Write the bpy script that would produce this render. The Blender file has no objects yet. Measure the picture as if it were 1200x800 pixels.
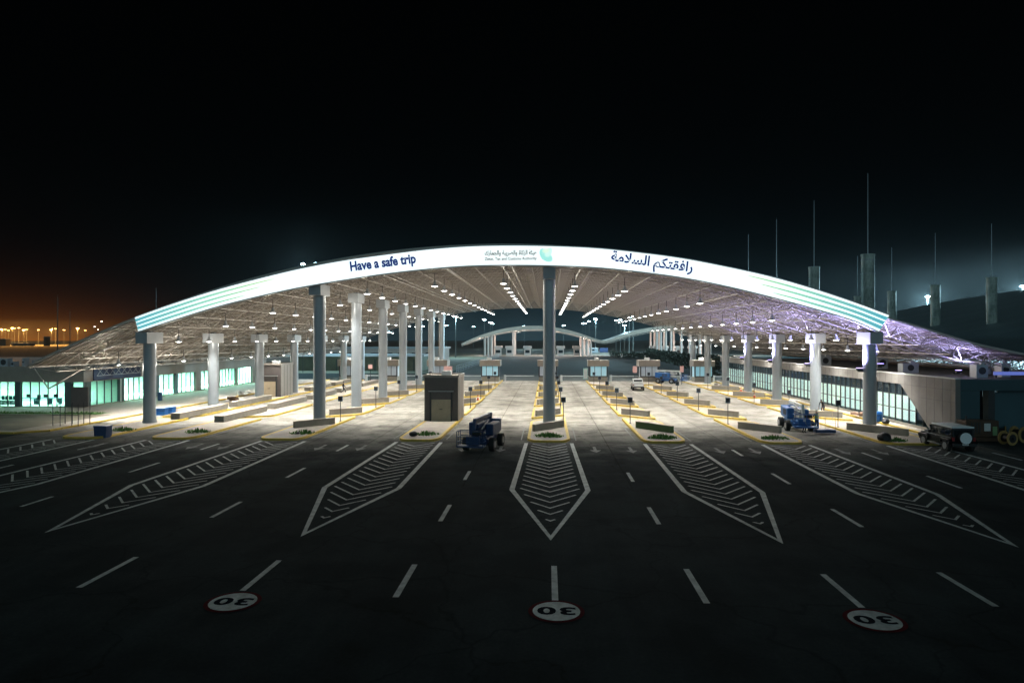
import bpy, bmesh, math, random
import numpy as np
from mathutils import Vector, Matrix
random.seed(7)
S = bpy.context.scene
C = S.collection
R = math.radians
# ---------------------------------------------------------------- camera, world, exposure
YAW = math.atan(41/800)
CY, SY = math.cos(YAW), math.sin(YAW)
cam = bpy.data.objects.new('camera', bpy.data.cameras.new('camera'))
C.objects.link(cam)
cam.data.sensor_width = 36; cam.data.lens = 24
cam.data.shift_y = -2/1200
cam.data.clip_start = 0.5; cam.data.clip_end = 6000
cam.location = (0, 0, 8); cam.rotation_euler = (R(90), 0, YAW)
S.camera = cam
S.view_settings.view_transform = 'Standard'; S.view_settings.look = 'None'
S.view_settings.exposure = 0; S.view_settings.gamma = 1
S.cycles.use_denoising = True
S.cycles.max_bounces = 5; S.cycles.diffuse_bounces = 3; S.cycles.glossy_bounces = 2; S.cycles.volume_bounces = 0
S.cycles.adaptive_threshold = .05
S.cycles.transparent_max_bounces = 8; S.cycles.transmission_bounces = 4
S.cycles.sample_clamp_indirect = 3.0
S.cycles.caustics_reflective = False; S.cycles.caustics_refractive = False

W = bpy.data.worlds.new('World'); S.world = W; W.use_nodes = True
nt = W.node_tree; N = nt.nodes; L = nt.links
bg = N['Background']
def wm(op, a, b=None, c=None):
    n = N.new('ShaderNodeMath'); n.operation = op
    for i, v in enumerate((a, b, c)):
        if v is None: continue
        if isinstance(v, (int, float)): n.inputs[i].default_value = v
        else: L.new(v, n.inputs[i])
    return n.outputs[0]
tc = N.new('ShaderNodeTexCoord'); sx = N.new('ShaderNodeSeparateXYZ')
L.new(tc.outputs['Generated'], sx.inputs[0])
X_, Y_, Z_ = sx.outputs
az = wm('ARCTAN2', X_, Y_)                      # 0 = straight down the road, + to the right
el = wm('MAXIMUM', Z_, 0.0)
def glow(az0, w, h):
    d = wm('DIVIDE', wm('SUBTRACT', az, az0), w)
    g = wm('EXPONENT', wm('MULTIPLY', wm('MULTIPLY', d, d), -1.0))
    v = wm('EXPONENT', wm('MULTIPLY', el, -1.0/h))
    return wm('MULTIPLY', g, v)
def glow_back():       # added glow in the unseen sky behind the camera, fills front faces
    d = wm('MAXIMUM', wm('MULTIPLY', Y_, -1.0), 0.0)
    return wm('MULTIPLY', d, wm('EXPONENT', wm('MULTIPLY', el, -1.6)))
terms = [((0.20, 0.055, 0.004), glow(R(-40), 0.15, 0.020)),
         ((0.013, 0.0026, 0.0005), glow(R(-42), 0.22, 0.05)),
         ((0.016, 0.038, 0.050), glow(R(-3), 0.30, 0.045)),
         ((0.0003, 0.0036, 0.0062), glow(R(24), 0.36, 0.06)),
         ((0.0, 0.0003, 0.0005), glow(0.0, 1.5, 0.2)),
         ((0.30, 0.48, 0.54), glow_back())]
acc = None
for col, g in terms:
    m = N.new('ShaderNodeVectorMath'); m.operation = 'SCALE'
    m.inputs[0].default_value = col; L.new(g, m.inputs['Scale'])
    if acc is None: acc = m.outputs[0]
    else:
        a = N.new('ShaderNodeVectorMath'); a.operation = 'ADD'
        L.new(acc, a.inputs[0]); L.new(m.outputs[0], a.inputs[1]); acc = a.outputs[0]
L.new(acc, bg.inputs[0]); bg.inputs[1].default_value = 1.0

HAZE = .00006
# ---------------------------------------------------------------- helpers
H = 8.0; F = 800.0; HY = 398.0
def gp(px, py, h=0.0):
    z = F*(H-h)/(py-HY); x = (px-600)*z/F
    return Vector((x*CY - z*SY, x*SY + z*CY, h))
def pz(px, py, z):
    x = (px-600)*z/F
    return Vector((x*CY - z*SY, x*SY + z*CY, H+(HY-py)*z/F))
def pY(px, py, Y):
    x = (px-600)/F; z = Y/(x*SY + CY)
    return pz(px, py, z)

def xpy(X, px):          # where a line of sight meets the wall plane x = X
    t = (px-600)/F; return X*(CY+t*SY)/(t*CY-SY)

def tag(o, label=None, cat=None, group=None, kind=None):
    if label: o['label'] = label
    if cat: o['category'] = cat
    if group: o['group'] = group
    if kind: o['kind'] = kind
    return o
def empty(name, loc, rz=0.0):
    o = bpy.data.objects.new(name, None); C.objects.link(o)
    o.location = loc; o.rotation_euler = (0, 0, rz); o.empty_display_size = .3
    return o
def copy_tree(o, parent=None):
    c = o.copy(); C.objects.link(c); c.parent = parent
    for ch in list(o.children): copy_tree(ch, c)
    return c
ORD = ['first','second','third','fourth','fifth','sixth','seventh','eighth','ninth','tenth','eleventh','twelfth','thirteenth','fourteenth']

class B:
    def __init__(s): s.bm = bmesh.new(); s.mi = 0
    def _f(s, verts, faces):
        vs = [s.bm.verts.new(v) for v in verts]
        out = []
        for f in faces:
            try:
                g = s.bm.faces.new([vs[i] for i in f]); g.material_index = s.mi; out.append(g)
            except ValueError: pass
        return out
    def box(s, c, d, rz=0, ry=0, rx=0, bev=0):
        m = Matrix.Translation(c) @ Matrix.Rotation(rz,4,'Z') @ Matrix.Rotation(ry,4,'Y') @ Matrix.Rotation(rx,4,'X')
        vs = [m @ Vector((x*d[0]/2, y*d[1]/2, z*d[2]/2)) for x in (-1,1) for y in (-1,1) for z in (-1,1)]
        fs = s._f(vs, [(0,1,3,2),(4,6,7,5),(0,4,5,1),(2,3,7,6),(0,2,6,4),(1,5,7,3)])
        if bev:
            es = list({e for f in fs for e in f.edges})
            bmesh.ops.bevel(s.bm, geom=es, offset=bev, segments=2, affect='EDGES', profile=.5)
        return s
    def cyl(s, p, q, r, r2=None, n=12, cap=True):
        p, q = Vector(p), Vector(q); r2 = r if r2 is None else r2
        d = (q-p).normalized(); a = d.orthogonal().normalized(); b = d.cross(a)
        vs = []
        for c, rr in ((p, r), (q, r2)):
            for i in range(n):
                t = 2*math.pi*i/n; vs.append(c + a*math.cos(t)*rr + b*math.sin(t)*rr)
        fs = [(i, (i+1)%n, n+(i+1)%n, n+i) for i in range(n)]
        if cap: fs += [tuple(range(n-1,-1,-1)), tuple(range(n, 2*n))]
        s._f(vs, fs); return s
    def lathe(s, prof, n=16, loc=(0,0,0)):
        vs = []; lo = Vector(loc)
        for r, z in prof:
            for i in range(n):
                t = 2*math.pi*i/n; vs.append(lo+Vector((r*math.cos(t), r*math.sin(t), z)))
        fs = []
        for k in range(len(prof)-1):
            for i in range(n):
                fs.append((k*n+i, k*n+(i+1)%n, (k+1)*n+(i+1)%n, (k+1)*n+i))
        fs += [tuple(range(n-1,-1,-1)), tuple(range((len(prof)-1)*n, len(prof)*n))]
        s._f(vs, fs); return s
    def prism(s, pts, a, b, axis='z'):
        """extrude 2-D polygon pts along axis between a and b"""
        def v(p, t):
            if axis == 'z': return (p[0], p[1], t)
            if axis == 'x': return (t, p[0], p[1])
            return (p[0], t, p[1])
        n = len(pts)
        vs = [v(p, a) for p in pts] + [v(p, b) for p in pts]
        fs = [tuple(range(n-1,-1,-1)), tuple(range(n,2*n))] + [(i,(i+1)%n,n+(i+1)%n,n+i) for i in range(n)]
        s._f(vs, fs); return s
    def quad(s, a, b, c, d): s._f([a,b,c,d], [(0,1,2,3)]); return s
    def build(s, name, mat, parent=None, loc=None, smooth=False):
        bmesh.ops.recalc_face_normals(s.bm, faces=s.bm.faces)
        me = bpy.data.meshes.new(name); s.bm.to_mesh(me); s.bm.free()
        for m in (mat if isinstance(mat, (list, tuple)) else [mat]): me.materials.append(m)
        if smooth:
            me.polygons.foreach_set('use_smooth', [True]*len(me.polygons)); me.set_sharp_from_angle(angle=R(40))
        o = bpy.data.objects.new(name, me); C.objects.link(o)
        if parent is not None: o.parent = parent
        if loc is not None: o.location = loc
        return o
def npmesh(name, v, f, mat, parent=None):
    me = bpy.data.meshes.new(name)
    me.from_pydata([tuple(x) for x in v], [], [tuple(x) for x in f]); me.update()
    me.materials.append(mat)
    o = bpy.data.objects.new(name, me); C.objects.link(o)
    if parent is not None: o.parent = parent
    return o
def members(name, segs, mat, parent, n=4):
    """many thin bars (p, q, r) in one mesh"""
    P = np.array([s[0] for s in segs], float); Q = np.array([s[1] for s in segs], float); r = np.array([s[2] for s in segs], float)
    d = Q-P; d /= np.linalg.norm(d, axis=1)[:,None]
    up = np.where(np.abs(d[:,2:3])>.9, np.array([[1.,0,0]]), np.array([[0,0,1.]]))
    a = np.cross(d, up); a /= np.linalg.norm(a, axis=1)[:,None]; b = np.cross(d, a)
    V = np.zeros((len(segs), 2*n, 3)); 
    for i in range(n):
        t = 2*math.pi*(i+.5)/n
        o = (a*math.cos(t)+b*math.sin(t))*r[:,None]
        V[:,i] = P+o; V[:,n+i] = Q+o
    base = np.arange(len(segs))[:,None]*2*n
    fs = []
    for i in range(n):
        j = (i+1)%n
        fs.append(base + np.array([[i,j,n+j,n+i]]))
    return npmesh(name, V.reshape(-1,3), np.concatenate(fs).tolist(), mat, parent)

def mat(name, col, rough=.6, metal=0., nscale=0., namt=0., col2=None, bump=0., bscale=20., spec=.5, coat=0., stretch=None):
    m = bpy.data.materials.new(name); m.use_nodes = True
    t = m.node_tree; p = t.nodes['Principled BSDF']
    p.inputs['Base Color'].default_value = (*col, 1); p.inputs['Roughness'].default_value = rough
    p.inputs['Metallic'].default_value = metal; p.inputs['Specular IOR Level'].default_value = spec
    p.inputs['Coat Weight'].default_value = coat
    co = t.nodes.new('ShaderNodeTexCoord'); src = co.outputs['Object']
    if stretch:
        mp = t.nodes.new('ShaderNodeMapping'); mp.inputs['Scale'].default_value = stretch
        t.links.new(src, mp.inputs['Vector']); src = mp.outputs[0]
    if nscale:
        n = t.nodes.new('ShaderNodeTexNoise'); n.inputs['Scale'].default_value = nscale; n.inputs['Detail'].default_value = 6
        n.inputs['Roughness'].default_value = .65
        t.links.new(src, n.inputs['Vector'])
        r = t.nodes.new('ShaderNodeValToRGB'); r.color_ramp.elements[0].position = .3; r.color_ramp.elements[1].position = .72
        c2 = col2 or tuple(c*(1-namt) for c in col)
        r.color_ramp.elements[0].color = (*c2, 1); r.color_ramp.elements[1].color = (*col, 1)
        t.links.new(n.outputs['Fac'], r.inputs[0]); t.links.new(r.outputs[0], p.inputs['Base Color'])
    if bump:
        n = t.nodes.new('ShaderNodeTexNoise'); n.inputs['Scale'].default_value = bscale; n.inputs['Detail'].default_value = 4
        b = t.nodes.new('ShaderNodeBump'); b.inputs['Strength'].default_value = bump; b.inputs['Distance'].default_value = .05
        t.links.new(src, n.inputs['Vector']); t.links.new(n.outputs['Fac'], b.inputs['Height']); t.links.new(b.outputs[0], p.inputs['Normal'])
    return m
def emat(name, col, st, mis=True):
    m = bpy.data.materials.new(name); m.use_nodes = True
    t = m.node_tree; p = t.nodes['Principled BSDF']
    p.inputs['Base Color'].default_value = (.6,.6,.6,1)
    p.inputs['Emission Color'].default_value = (*col,1); p.inputs['Emission Strength'].default_value = st
    if not mis: m.cycles.emission_sampling = 'NONE'
    return m

M = {}
# plaza paving: dark asphalt, worn
def ground_material():
    m = bpy.data.materials.new('asphalt'); m.use_nodes = True; t = m.node_tree; p = t.nodes['Principled BSDF']
    co = t.nodes.new('ShaderNodeTexCoord')
    def noise(sc, det, st=None):
        n = t.nodes.new('ShaderNodeTexNoise'); n.inputs['Scale'].default_value = sc; n.inputs['Detail'].default_value = det; n.inputs['Roughness'].default_value = .6
        if st:
            mp = t.nodes.new('ShaderNodeMapping'); mp.inputs['Scale'].default_value = st
            t.links.new(co.outputs['Object'], mp.inputs[0]); t.links.new(mp.outputs[0], n.inputs['Vector'])
        else: t.links.new(co.outputs['Object'], n.inputs['Vector'])
        return n.outputs['Fac']
    def ramp(f, p0, c0, p1, c1):
        r = t.nodes.new('ShaderNodeValToRGB'); r.color_ramp.elements[0].position = p0; r.color_ramp.elements[1].position = p1
        r.color_ramp.elements[0].color = (*c0,1); r.color_ramp.elements[1].color = (*c1,1); t.links.new(f, r.inputs[0]); return r.outputs[0]
    def mul(a, b):
        x = t.nodes.new('ShaderNodeMix'); x.data_type = 'RGBA'; x.blend_type = 'MULTIPLY'; x.inputs[0].default_value = 1
        t.links.new(a, x.inputs[6]); t.links.new(b, x.inputs[7]); return x.outputs[2]
    a = ramp(noise(.05, 6), .35, (.020,.031,.033), .7, (.036,.050,.052))
    tr = ramp(noise(1.0, 5, (.55,.035,1)), .35, (.74,.74,.74), .65, (1.1,1.1,1.1))     # tyre-worn lanes, along the road
    fi = ramp(noise(9, 4), .3, (.78,.78,.78), .7, (1.15,1.15,1.15))
    c = mul(mul(a, tr), fi)
    vo = t.nodes.new('ShaderNodeTexVoronoi'); vo.feature = 'DISTANCE_TO_EDGE'; vo.inputs['Scale'].default_value = .16
    wv = t.nodes.new('ShaderNodeTexNoise'); wv.inputs['Scale'].default_value = .5; wv.inputs['Detail'].default_value = 6
    t.links.new(co.outputs['Object'], wv.inputs['Vector'])
    av = t.nodes.new('ShaderNodeVectorMath'); av.operation = 'MULTIPLY_ADD'; av.inputs[1].default_value = (3,3,0)
    t.links.new(wv.outputs['Color'], av.inputs[0]); t.links.new(co.outputs['Object'], av.inputs[2]); t.links.new(av.outputs[0], vo.inputs['Vector'])
    c = mul(c, ramp(vo.outputs['Distance'], .0, (.55,.55,.55), .012, (1,1,1)))
    c = mul(c, ramp(noise(.35, 8), .40, (.72,.72,.72), .56, (1.12,1.12,1.12)))
    t.links.new(c, p.inputs['Base Color'])
    p.inputs['Roughness'].default_value = .9; p.inputs['Specular IOR Level'].default_value = .07
    b = t.nodes.new('ShaderNodeBump'); b.inputs['Strength'].default_value = .35; b.inputs['Distance'].default_value = .02
    t.links.new(noise(40,3), b.inputs['Height']); t.links.new(b.outputs[0], p.inputs['Normal'])
    return m
def apron_material():
    m = ground_material(); m.name = 'concrete_light_falloff'; t = m.node_tree
    rs = [n for n in t.nodes if n.type == 'VALTORGB']
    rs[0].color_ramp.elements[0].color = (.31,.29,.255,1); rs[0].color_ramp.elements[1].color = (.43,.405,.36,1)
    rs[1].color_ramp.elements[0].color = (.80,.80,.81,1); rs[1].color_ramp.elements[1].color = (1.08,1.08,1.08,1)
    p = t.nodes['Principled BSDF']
    # ragged joint with the asphalt; canopy light's falloff painted into its wide blend
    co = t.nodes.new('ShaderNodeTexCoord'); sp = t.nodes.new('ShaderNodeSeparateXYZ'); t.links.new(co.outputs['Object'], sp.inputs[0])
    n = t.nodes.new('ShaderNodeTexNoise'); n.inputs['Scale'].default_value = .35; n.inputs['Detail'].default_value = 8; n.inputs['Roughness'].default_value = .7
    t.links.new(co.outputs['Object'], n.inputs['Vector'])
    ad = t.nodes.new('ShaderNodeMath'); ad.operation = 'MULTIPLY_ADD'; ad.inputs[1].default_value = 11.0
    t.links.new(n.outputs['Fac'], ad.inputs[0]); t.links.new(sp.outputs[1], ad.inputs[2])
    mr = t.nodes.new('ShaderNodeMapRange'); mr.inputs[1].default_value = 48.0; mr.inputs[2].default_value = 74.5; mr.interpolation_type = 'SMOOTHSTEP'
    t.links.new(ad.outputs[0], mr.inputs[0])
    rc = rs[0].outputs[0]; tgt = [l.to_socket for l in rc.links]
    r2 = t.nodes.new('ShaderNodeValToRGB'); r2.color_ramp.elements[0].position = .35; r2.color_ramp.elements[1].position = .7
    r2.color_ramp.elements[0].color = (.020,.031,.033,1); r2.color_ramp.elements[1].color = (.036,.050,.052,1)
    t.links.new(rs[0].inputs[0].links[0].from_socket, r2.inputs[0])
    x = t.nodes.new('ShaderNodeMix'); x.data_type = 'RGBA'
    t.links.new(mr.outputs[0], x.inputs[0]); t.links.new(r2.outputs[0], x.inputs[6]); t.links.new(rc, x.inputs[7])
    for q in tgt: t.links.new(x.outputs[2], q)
    br = t.nodes.new('ShaderNodeTexBrick'); br.offset = 0; br.inputs['Scale'].default_value = 1; br.inputs['Brick Width'].default_value = 4.6; br.inputs['Row Height'].default_value = 5.2
    br.inputs['Mortar Size'].default_value = .05; br.inputs['Mortar Smooth'].default_value = .4; br.inputs['Color1'].default_value = (1,1,1,1); br.inputs['Color2'].default_value = (.93,.93,.92,1); br.inputs['Mortar'].default_value = (.55,.53,.5,1)
    t.links.new(co.outputs['Object'], br.inputs['Vector'])
    st = t.nodes.new('ShaderNodeTexNoise'); st.inputs['Scale'].default_value = .9; st.inputs['Detail'].default_value = 7; st.inputs['Roughness'].default_value = .7
    t.links.new(co.outputs['Object'], st.inputs['Vector'])
    sr = t.nodes.new('ShaderNodeValToRGB'); sr.color_ramp.elements[0].position = .30; sr.color_ramp.elements[0].color = (.50,.48,.45,1); sr.color_ramp.elements[1].position = .46; sr.color_ramp.elements[1].color = (1,1,1,1)
    t.links.new(st.outputs['Fac'], sr.inputs[0])
    cur = p.inputs['Base Color'].links[0].from_socket
    for src_ in (br.outputs['Color'], sr.outputs[0]):
        mm = t.nodes.new('ShaderNodeMix'); mm.data_type = 'RGBA'; mm.blend_type = 'MULTIPLY'; mm.inputs[0].default_value = 1
        t.links.new(cur, mm.inputs[6]); t.links.new(src_, mm.inputs[7]); cur = mm.outputs[2]
    t.links.new(cur, p.inputs['Base Color'])
    return m
M['asphalt'] = ground_material()
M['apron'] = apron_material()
M['sand'] = mat('sand_ground', (.10,.085,.06), .95, nscale=.04, namt=.5)
M['far_road'] = mat('far_asphalt', (.055,.062,.062), .8, nscale=.03, namt=.3)
M['verge'] = mat('verge', (.16,.17,.12), .9, nscale=.08, namt=.5)
M['paint'] = mat('road_paint', (.78,.82,.79), .55, nscale=2.2, col2=(.34,.36,.35))
M['paint_worn'] = mat('road_paint_worn', (.30,.32,.30), .6, nscale=2.5, col2=(.08,.085,.08))
M['red'] = mat('red_road_paint', (.13,.008,.014), .9, spec=.05, nscale=4, namt=.4)
M['navy'] = mat('black_road_paint', (.006,.012,.02), .9, spec=.02)
M['kerb'] = mat('kerb_yellow', (.72,.48,.045), .55, nscale=2.2, col2=(.42,.30,.06))
M['paver'] = mat('paver', (.48,.43,.37), .8, nscale=1.2, namt=.3, bump=.3, bscale=12)
M['wallc'] = mat('wall_concrete', (.34,.31,.26), .8, nscale=1.5, namt=.3)
M['wallgreen'] = mat('wall_moss_green', (.10,.16,.06), .8, nscale=1.5, namt=.3)
M['stone'] = mat('stone_cladding', (.34,.30,.265), .7, nscale=.8, namt=.2)
M['column'] = mat('column_paint', (.42,.455,.49), .34, metal=.25, nscale=.6, namt=.14, stretch=(1,1,.25))
M['cap'] = mat('column_cap', (.42,.45,.48), .5, nscale=.8, namt=.15)
M['steel'] = mat('canopy_steel', (.46,.42,.375), .5, metal=.2)
M['galv'] = mat('galvanised', (.62,.68,.62), .5, metal=.25, nscale=1.0, col2=(.10,.15,.13), stretch=(1,1,.5))
M['dark'] = mat('dark_metal', (.03,.032,.036), .5)
M['black'] = mat('black_plastic', (.012,.012,.013), .5)
M['rubber'] = mat('rubber', (.02,.02,.02), .85)
M['rim'] = mat('steel_rim', (.30,.31,.33), .4, metal=.6)
M['white'] = mat('white_paint', (.72,.73,.72), .45, nscale=2, namt=.12)
M['silver'] = mat('silver_paint', (.88,.92,.94), .4)
M['carblack'] = mat('black_car_paint', (.005,.006,.008), .30, spec=.32)
M['glassdark'] = mat('dark_glass', (.010,.018,.022), .06, spec=.9)
M['bluedark'] = mat('dark_blue_paint', (.018,.055,.16), .4, nscale=2, namt=.3)
M['blue'] = mat('blue_paint', (.015,.13,.42), .38, nscale=2, namt=.25)
M['navypanel'] = mat('navy_panel', (.006,.022,.09), .5, nscale=.8, namt=.3)
M['kiosk'] = mat('brown_cladding', (.12,.10,.095), .5, nscale=1.5, namt=.2)
M['kiosklight'] = mat('beige_cladding', (.34,.30,.26), .55, nscale=1.5, namt=.15)
M['tan'] = mat('tan_door', (.62,.49,.33), .6, nscale=1.2, namt=.25)
M['pink'] = mat('pale_pink_board', (.72,.42,.40), .5)
M['signblue'] = mat('sign_dark_blue', (.03,.06,.10), .4)
M['yellowvest'] = mat('hi_vis', (.55,.75,.03), .7)
M['skin'] = mat('skin', (.30,.17,.11), .6)
M['trouser'] = mat('dark_cloth', (.02,.022,.03), .85)
M['shirt'] = mat('shirt_cloth', (.30,.30,.28), .85)
M['leaf'] = mat('leaf', (.10,.26,.04), .6, nscale=6, namt=.5)
M['hedge'] = mat('hedge_leaf', (.035,.05,.03), .8, nscale=1.2, namt=.6)
M['wood'] = mat('reel_wood', (.42,.27,.09), .7, nscale=3, namt=.35)
M['rust'] = mat('rust_brown', (.10,.055,.03), .7, nscale=2, namt=.5)
M['orange'] = mat('cone_orange', (.65,.10,.02), .5)
M['tealwall'] = mat('teal_panel', (.028,.08,.10), .5, nscale=.4, namt=.2)
M['roofteal'] = mat('roof_sheet', (.20,.27,.29), .5, nscale=.06, namt=.25, stretch=(.3,3,1))
M['rooftop'] = mat('canopy_top_sheet', (.30,.31,.32), .55, nscale=.2, namt=.2)
M['pole'] = mat('mast_pole', (.10,.12,.12), .7)
M['mullion'] = mat('mullion', (.05,.06,.065), .45, metal=.4)
M['pier'] = mat('pier_teal', (.07,.11,.11), .5)
M['interior'] = mat('interior_wall', (.72,.80,.76), .8, nscale=.6, namt=.12)
M['furn'] = mat('furniture', (.02,.09,.14), .6)
M['farcream'] = mat('far_cream', (.50,.42,.38), .7, nscale=.4, namt=.15)
M['farcanopy'] = mat('far_canopy', (.52,.42,.35), .7, nscale=.3, namt=.3)
M['lens'] = emat('lamp_lens', (1,.95,.90), 14, False)
M['cyanlens'] = emat('mast_lens', (.62,.92,1), 60, False)
M['orangelens'] = emat('sodium_lens', (1,.50,.14), 26, False)
M['whitelens'] = emat('far_white_lens', (1,.85,.8), 8, False)
M['bluestrip'] = emat('blue_strip_light', (.12,.16,.75), .55, False)

# corrugated skin seen from below
def skin_material():
    m = bpy.data.materials.new('canopy_soffit'); m.use_nodes = True; t = m.node_tree; p = t.nodes['Principled BSDF']
    co = t.nodes.new('ShaderNodeTexCoord')
    w = t.nodes.new('ShaderNodeTexWave'); w.wave_type = 'BANDS'; w.bands_direction = 'Y'; w.inputs['Scale'].default_value = .55
    w.inputs['Distortion'].default_value = .0
    t.links.new(co.outputs['Object'], w.inputs['Vector'])
    n = t.nodes.new('ShaderNodeTexNoise'); n.inputs['Scale'].default_value = .3; n.inputs['Detail'].default_value = 5
    t.links.new(co.outputs['Object'], n.inputs['Vector'])
    r = t.nodes.new('ShaderNodeValToRGB'); r.color_ramp.elements[0].color = (.165,.135,.105,1); r.color_ramp.elements[1].color = (.30,.25,.205,1)
    r.color_ramp.elements[0].position = .25; r.color_ramp.elements[1].position = .75
    t.links.new(n.outputs['Fac'], r.inputs[0]); t.links.new(r.outputs[0], p.inputs['Base Color'])
    b = t.nodes.new('ShaderNodeBump'); b.inputs['Strength'].default_value = .8; b.inputs['Distance'].default_value = .12
    t.links.new(w.outputs['Fac'], b.inputs['Height']); t.links.new(b.outputs[0], p.inputs['Normal'])
    p.inputs['Roughness'].default_value = .6
    return m
M['soffit'] = skin_material()

def glass_material(name, tint, rough=.02):
    m = bpy.data.materials.new(name); m.use_nodes = True; t = m.node_tree; t.nodes.clear()
    o = t.nodes.new('ShaderNodeOutputMaterial'); tr = t.nodes.new('ShaderNodeBsdfTransparent'); gl = t.nodes.new('ShaderNodeBsdfGlossy')
    tr.inputs[0].default_value = (*tint,1); gl.inputs[0].default_value = (.8,.9,.9,1); gl.inputs['Roughness'].default_value = rough
    lw = t.nodes.new('ShaderNodeLayerWeight'); lw.inputs[0].default_value = .5
    pw = t.nodes.new('ShaderNodeMath'); pw.operation = 'POWER'; pw.inputs[1].default_value = 4.0; t.links.new(lw.outputs['Facing'], pw.inputs[0])
    fr = t.nodes.new('ShaderNodeMath'); fr.operation = 'MULTIPLY_ADD'; fr.inputs[1].default_value = .8; fr.inputs[2].default_value = .03; t.links.new(pw.outputs[0], fr.inputs[0])
    mx = t.nodes.new('ShaderNodeMixShader'); t.links.new(fr.outputs[0], mx.inputs[0]); t.links.new(tr.outputs[0], mx.inputs[1]); t.links.new(gl.outputs[0], mx.inputs[2])
    t.links.new(mx.outputs[0], o.inputs[0]); return m
M['tealglass'] = glass_material('teal_glass', (.66,.94,.84))
M['blueglass'] = glass_material('blue_glass', (.86,.93,.93))

def spot(name, parent, loc, energy, col, size=150, blend=1.0, rot=(0,0,0), rad=.15):
    d = bpy.data.lights.new(name, 'SPOT'); d.energy = energy; d.color = col; d.spot_size = R(size); d.spot_blend = blend; d.shadow_soft_size = rad
    o = bpy.data.objects.new(name, d); C.objects.link(o); o.location = loc; o.rotation_euler = rot
    if parent: o.parent = parent
    return o
def point(name, parent, loc, energy, col, rad=.5):
    d = bpy.data.lights.new(name, 'POINT'); d.energy = energy; d.color = col; d.shadow_soft_size = rad
    o = bpy.data.objects.new(name, d); C.objects.link(o); o.location = loc
    if parent: o.parent = parent
    return o
def area(name, parent, loc, energy, col, sx, sy, rot=(0,0,0)):
    d = bpy.data.lights.new(name, 'AREA'); d.shape = 'RECTANGLE'; d.size = sx; d.size_y = sy; d.energy = energy; d.color = col
    o = bpy.data.objects.new(name, d); C.objects.link(o); o.location = loc; o.rotation_euler = rot
    if parent: o.parent = parent
    return o

# ---------------------------------------------------------------- ground and roads
def sheet(name, pts, z, m, kind='structure'):
    b = B(); b._f([(p[0], p[1], z) for p in pts], [tuple(range(len(pts)))]); o = b.build(name, m); tag(o, kind=kind); return o
sheet('ground', [(-3500,-300),(3500,-300),(3500,5500),(-3500,5500)], -.02, M['sand'])
sheet('plaza_road', [(-140,-60),(120,-60),(120,335),(-24,335),(-24,160),(-140,160)], 0, M['asphalt'])
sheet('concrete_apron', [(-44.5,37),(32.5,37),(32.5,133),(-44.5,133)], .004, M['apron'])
sheet('far_road', [(-23,133.2),(40,133.2),(50,334),(-23,334)], .004, M['far_road'])
sheet('side_verge', [(-140,161),(-24,161),(-24,420),(-140,420)], .0, M['verge'])
sheet('cross_road', [(-300,430),(300,430),(300,470),(-300,470)], .01, M['far_road'])
sheet('far_sand_bank', [(-1500,860),(-380,860),(-380,1300),(-1500,1300)], .01, M['verge'])

# ---------------------------------------------------------------- lane islands
ISL = {-4:(-39.7,-35.9), -3:(-32.2,-28.4), -2:(-23.2,-19.5), -1:(-11.9,-8.5), 0:(-1.6,1.85), 1:(7.45,10.9), 2:(16.5,19.9), 3:(25.7,30.2)}
INAME = {-4:'leftmost island', -3:'second island from left', -2:'third island from left', -1:'fourth island from left',
         0:'centre island', 1:'third island from right', 2:'second island from right', 3:'rightmost island'}
def rounded(pts, r, n=5):
    out = []; k = len(pts)
    for i in range(k):
        p = Vector(pts[i]); a = Vector(pts[i-1])-p; b = Vector(pts[(i+1)%k])-p
        rr = min(r, a.length*.45, b.length*.45)
        A = p+a.normalized()*rr; D = p+b.normalized()*rr
        for j in range(n+1):
            t = j/n; out.append(tuple((A*(1-t)**2 + p*2*t*(1-t) + D*t*t)))
    return out
def inset(pts, d):
    n = len(pts); cx = sum(p[0] for p in pts)/n; cy = sum(p[1] for p in pts)/n; out = []
    for i in range(n):
        p = Vector(pts[i]); e1 = (p-Vector(pts[i-1])); e2 = Vector(pts[(i+1)%n])-p
        nn = Vector((0,0))
        for e in (e1, e2):
            if e.length > 1e-5:
                e = e.normalized(); nn += Vector((-e.y, e.x))
        nn.normalize()
        if nn.dot(Vector((cx,cy))-p) < 0: nn = -nn
        out.append((p.x+nn.x*d, p.y+nn.y*d))
    return out
PITCH = 12.4
def island(k, j):
    x0, x1 = ISL[k]; sk = 3.3 if abs(k) < 3 or k > 0 else 1.2
    lo, hi = (0, sk) if k <= 0 else (sk, 0)
    if j == 0:
        pts = [(x0, 54.3), (x0+.5, 53.2), (x1-.5, 53.2), (x1, 54.3), (x1, 66.3+hi), (x0, 66.3+lo)]
        rad = 1.1
    else:
        y0 = 68.6+PITCH*(j-1); y1 = y0+PITCH-2.4
        if j == 5: y1 = 133
        if k in (-3,-4): y1 += 1.6; y0 -= .4
        pts = [(x0, y0+lo), (x1, y0+hi), (x1, y1+hi), (x0, y1+lo)]; rad = .6
        if j == 5: pts[2] = (x1, 133); pts[3] = (x0, 133)
    if pts[-1][1] < pts[0][1]: return
    pts = rounded(pts, rad)
    root = B().prism(inset(pts,.26), .0, .15).build('traffic_island', M['paver'])
    tag(root, kind='structure')
    b = B(); inn = inset(pts,.26); n = len(pts)
    vs = [(*p,0) for p in pts]+[(*p,.17) for p in inset(pts,.03)]+[(*p,.17) for p in inn]+[(*p,.05) for p in inn]
    fs = []
    for a in range(3):
        for i in range(n): fs.append((a*n+i, a*n+(i+1)%n, (a+1)*n+(i+1)%n, (a+1)*n+i))
    b._f(vs, fs); b.build('kerb', M['kerb'], root)
for k in ISL:
    for j in range(6): island(k, j)

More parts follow.
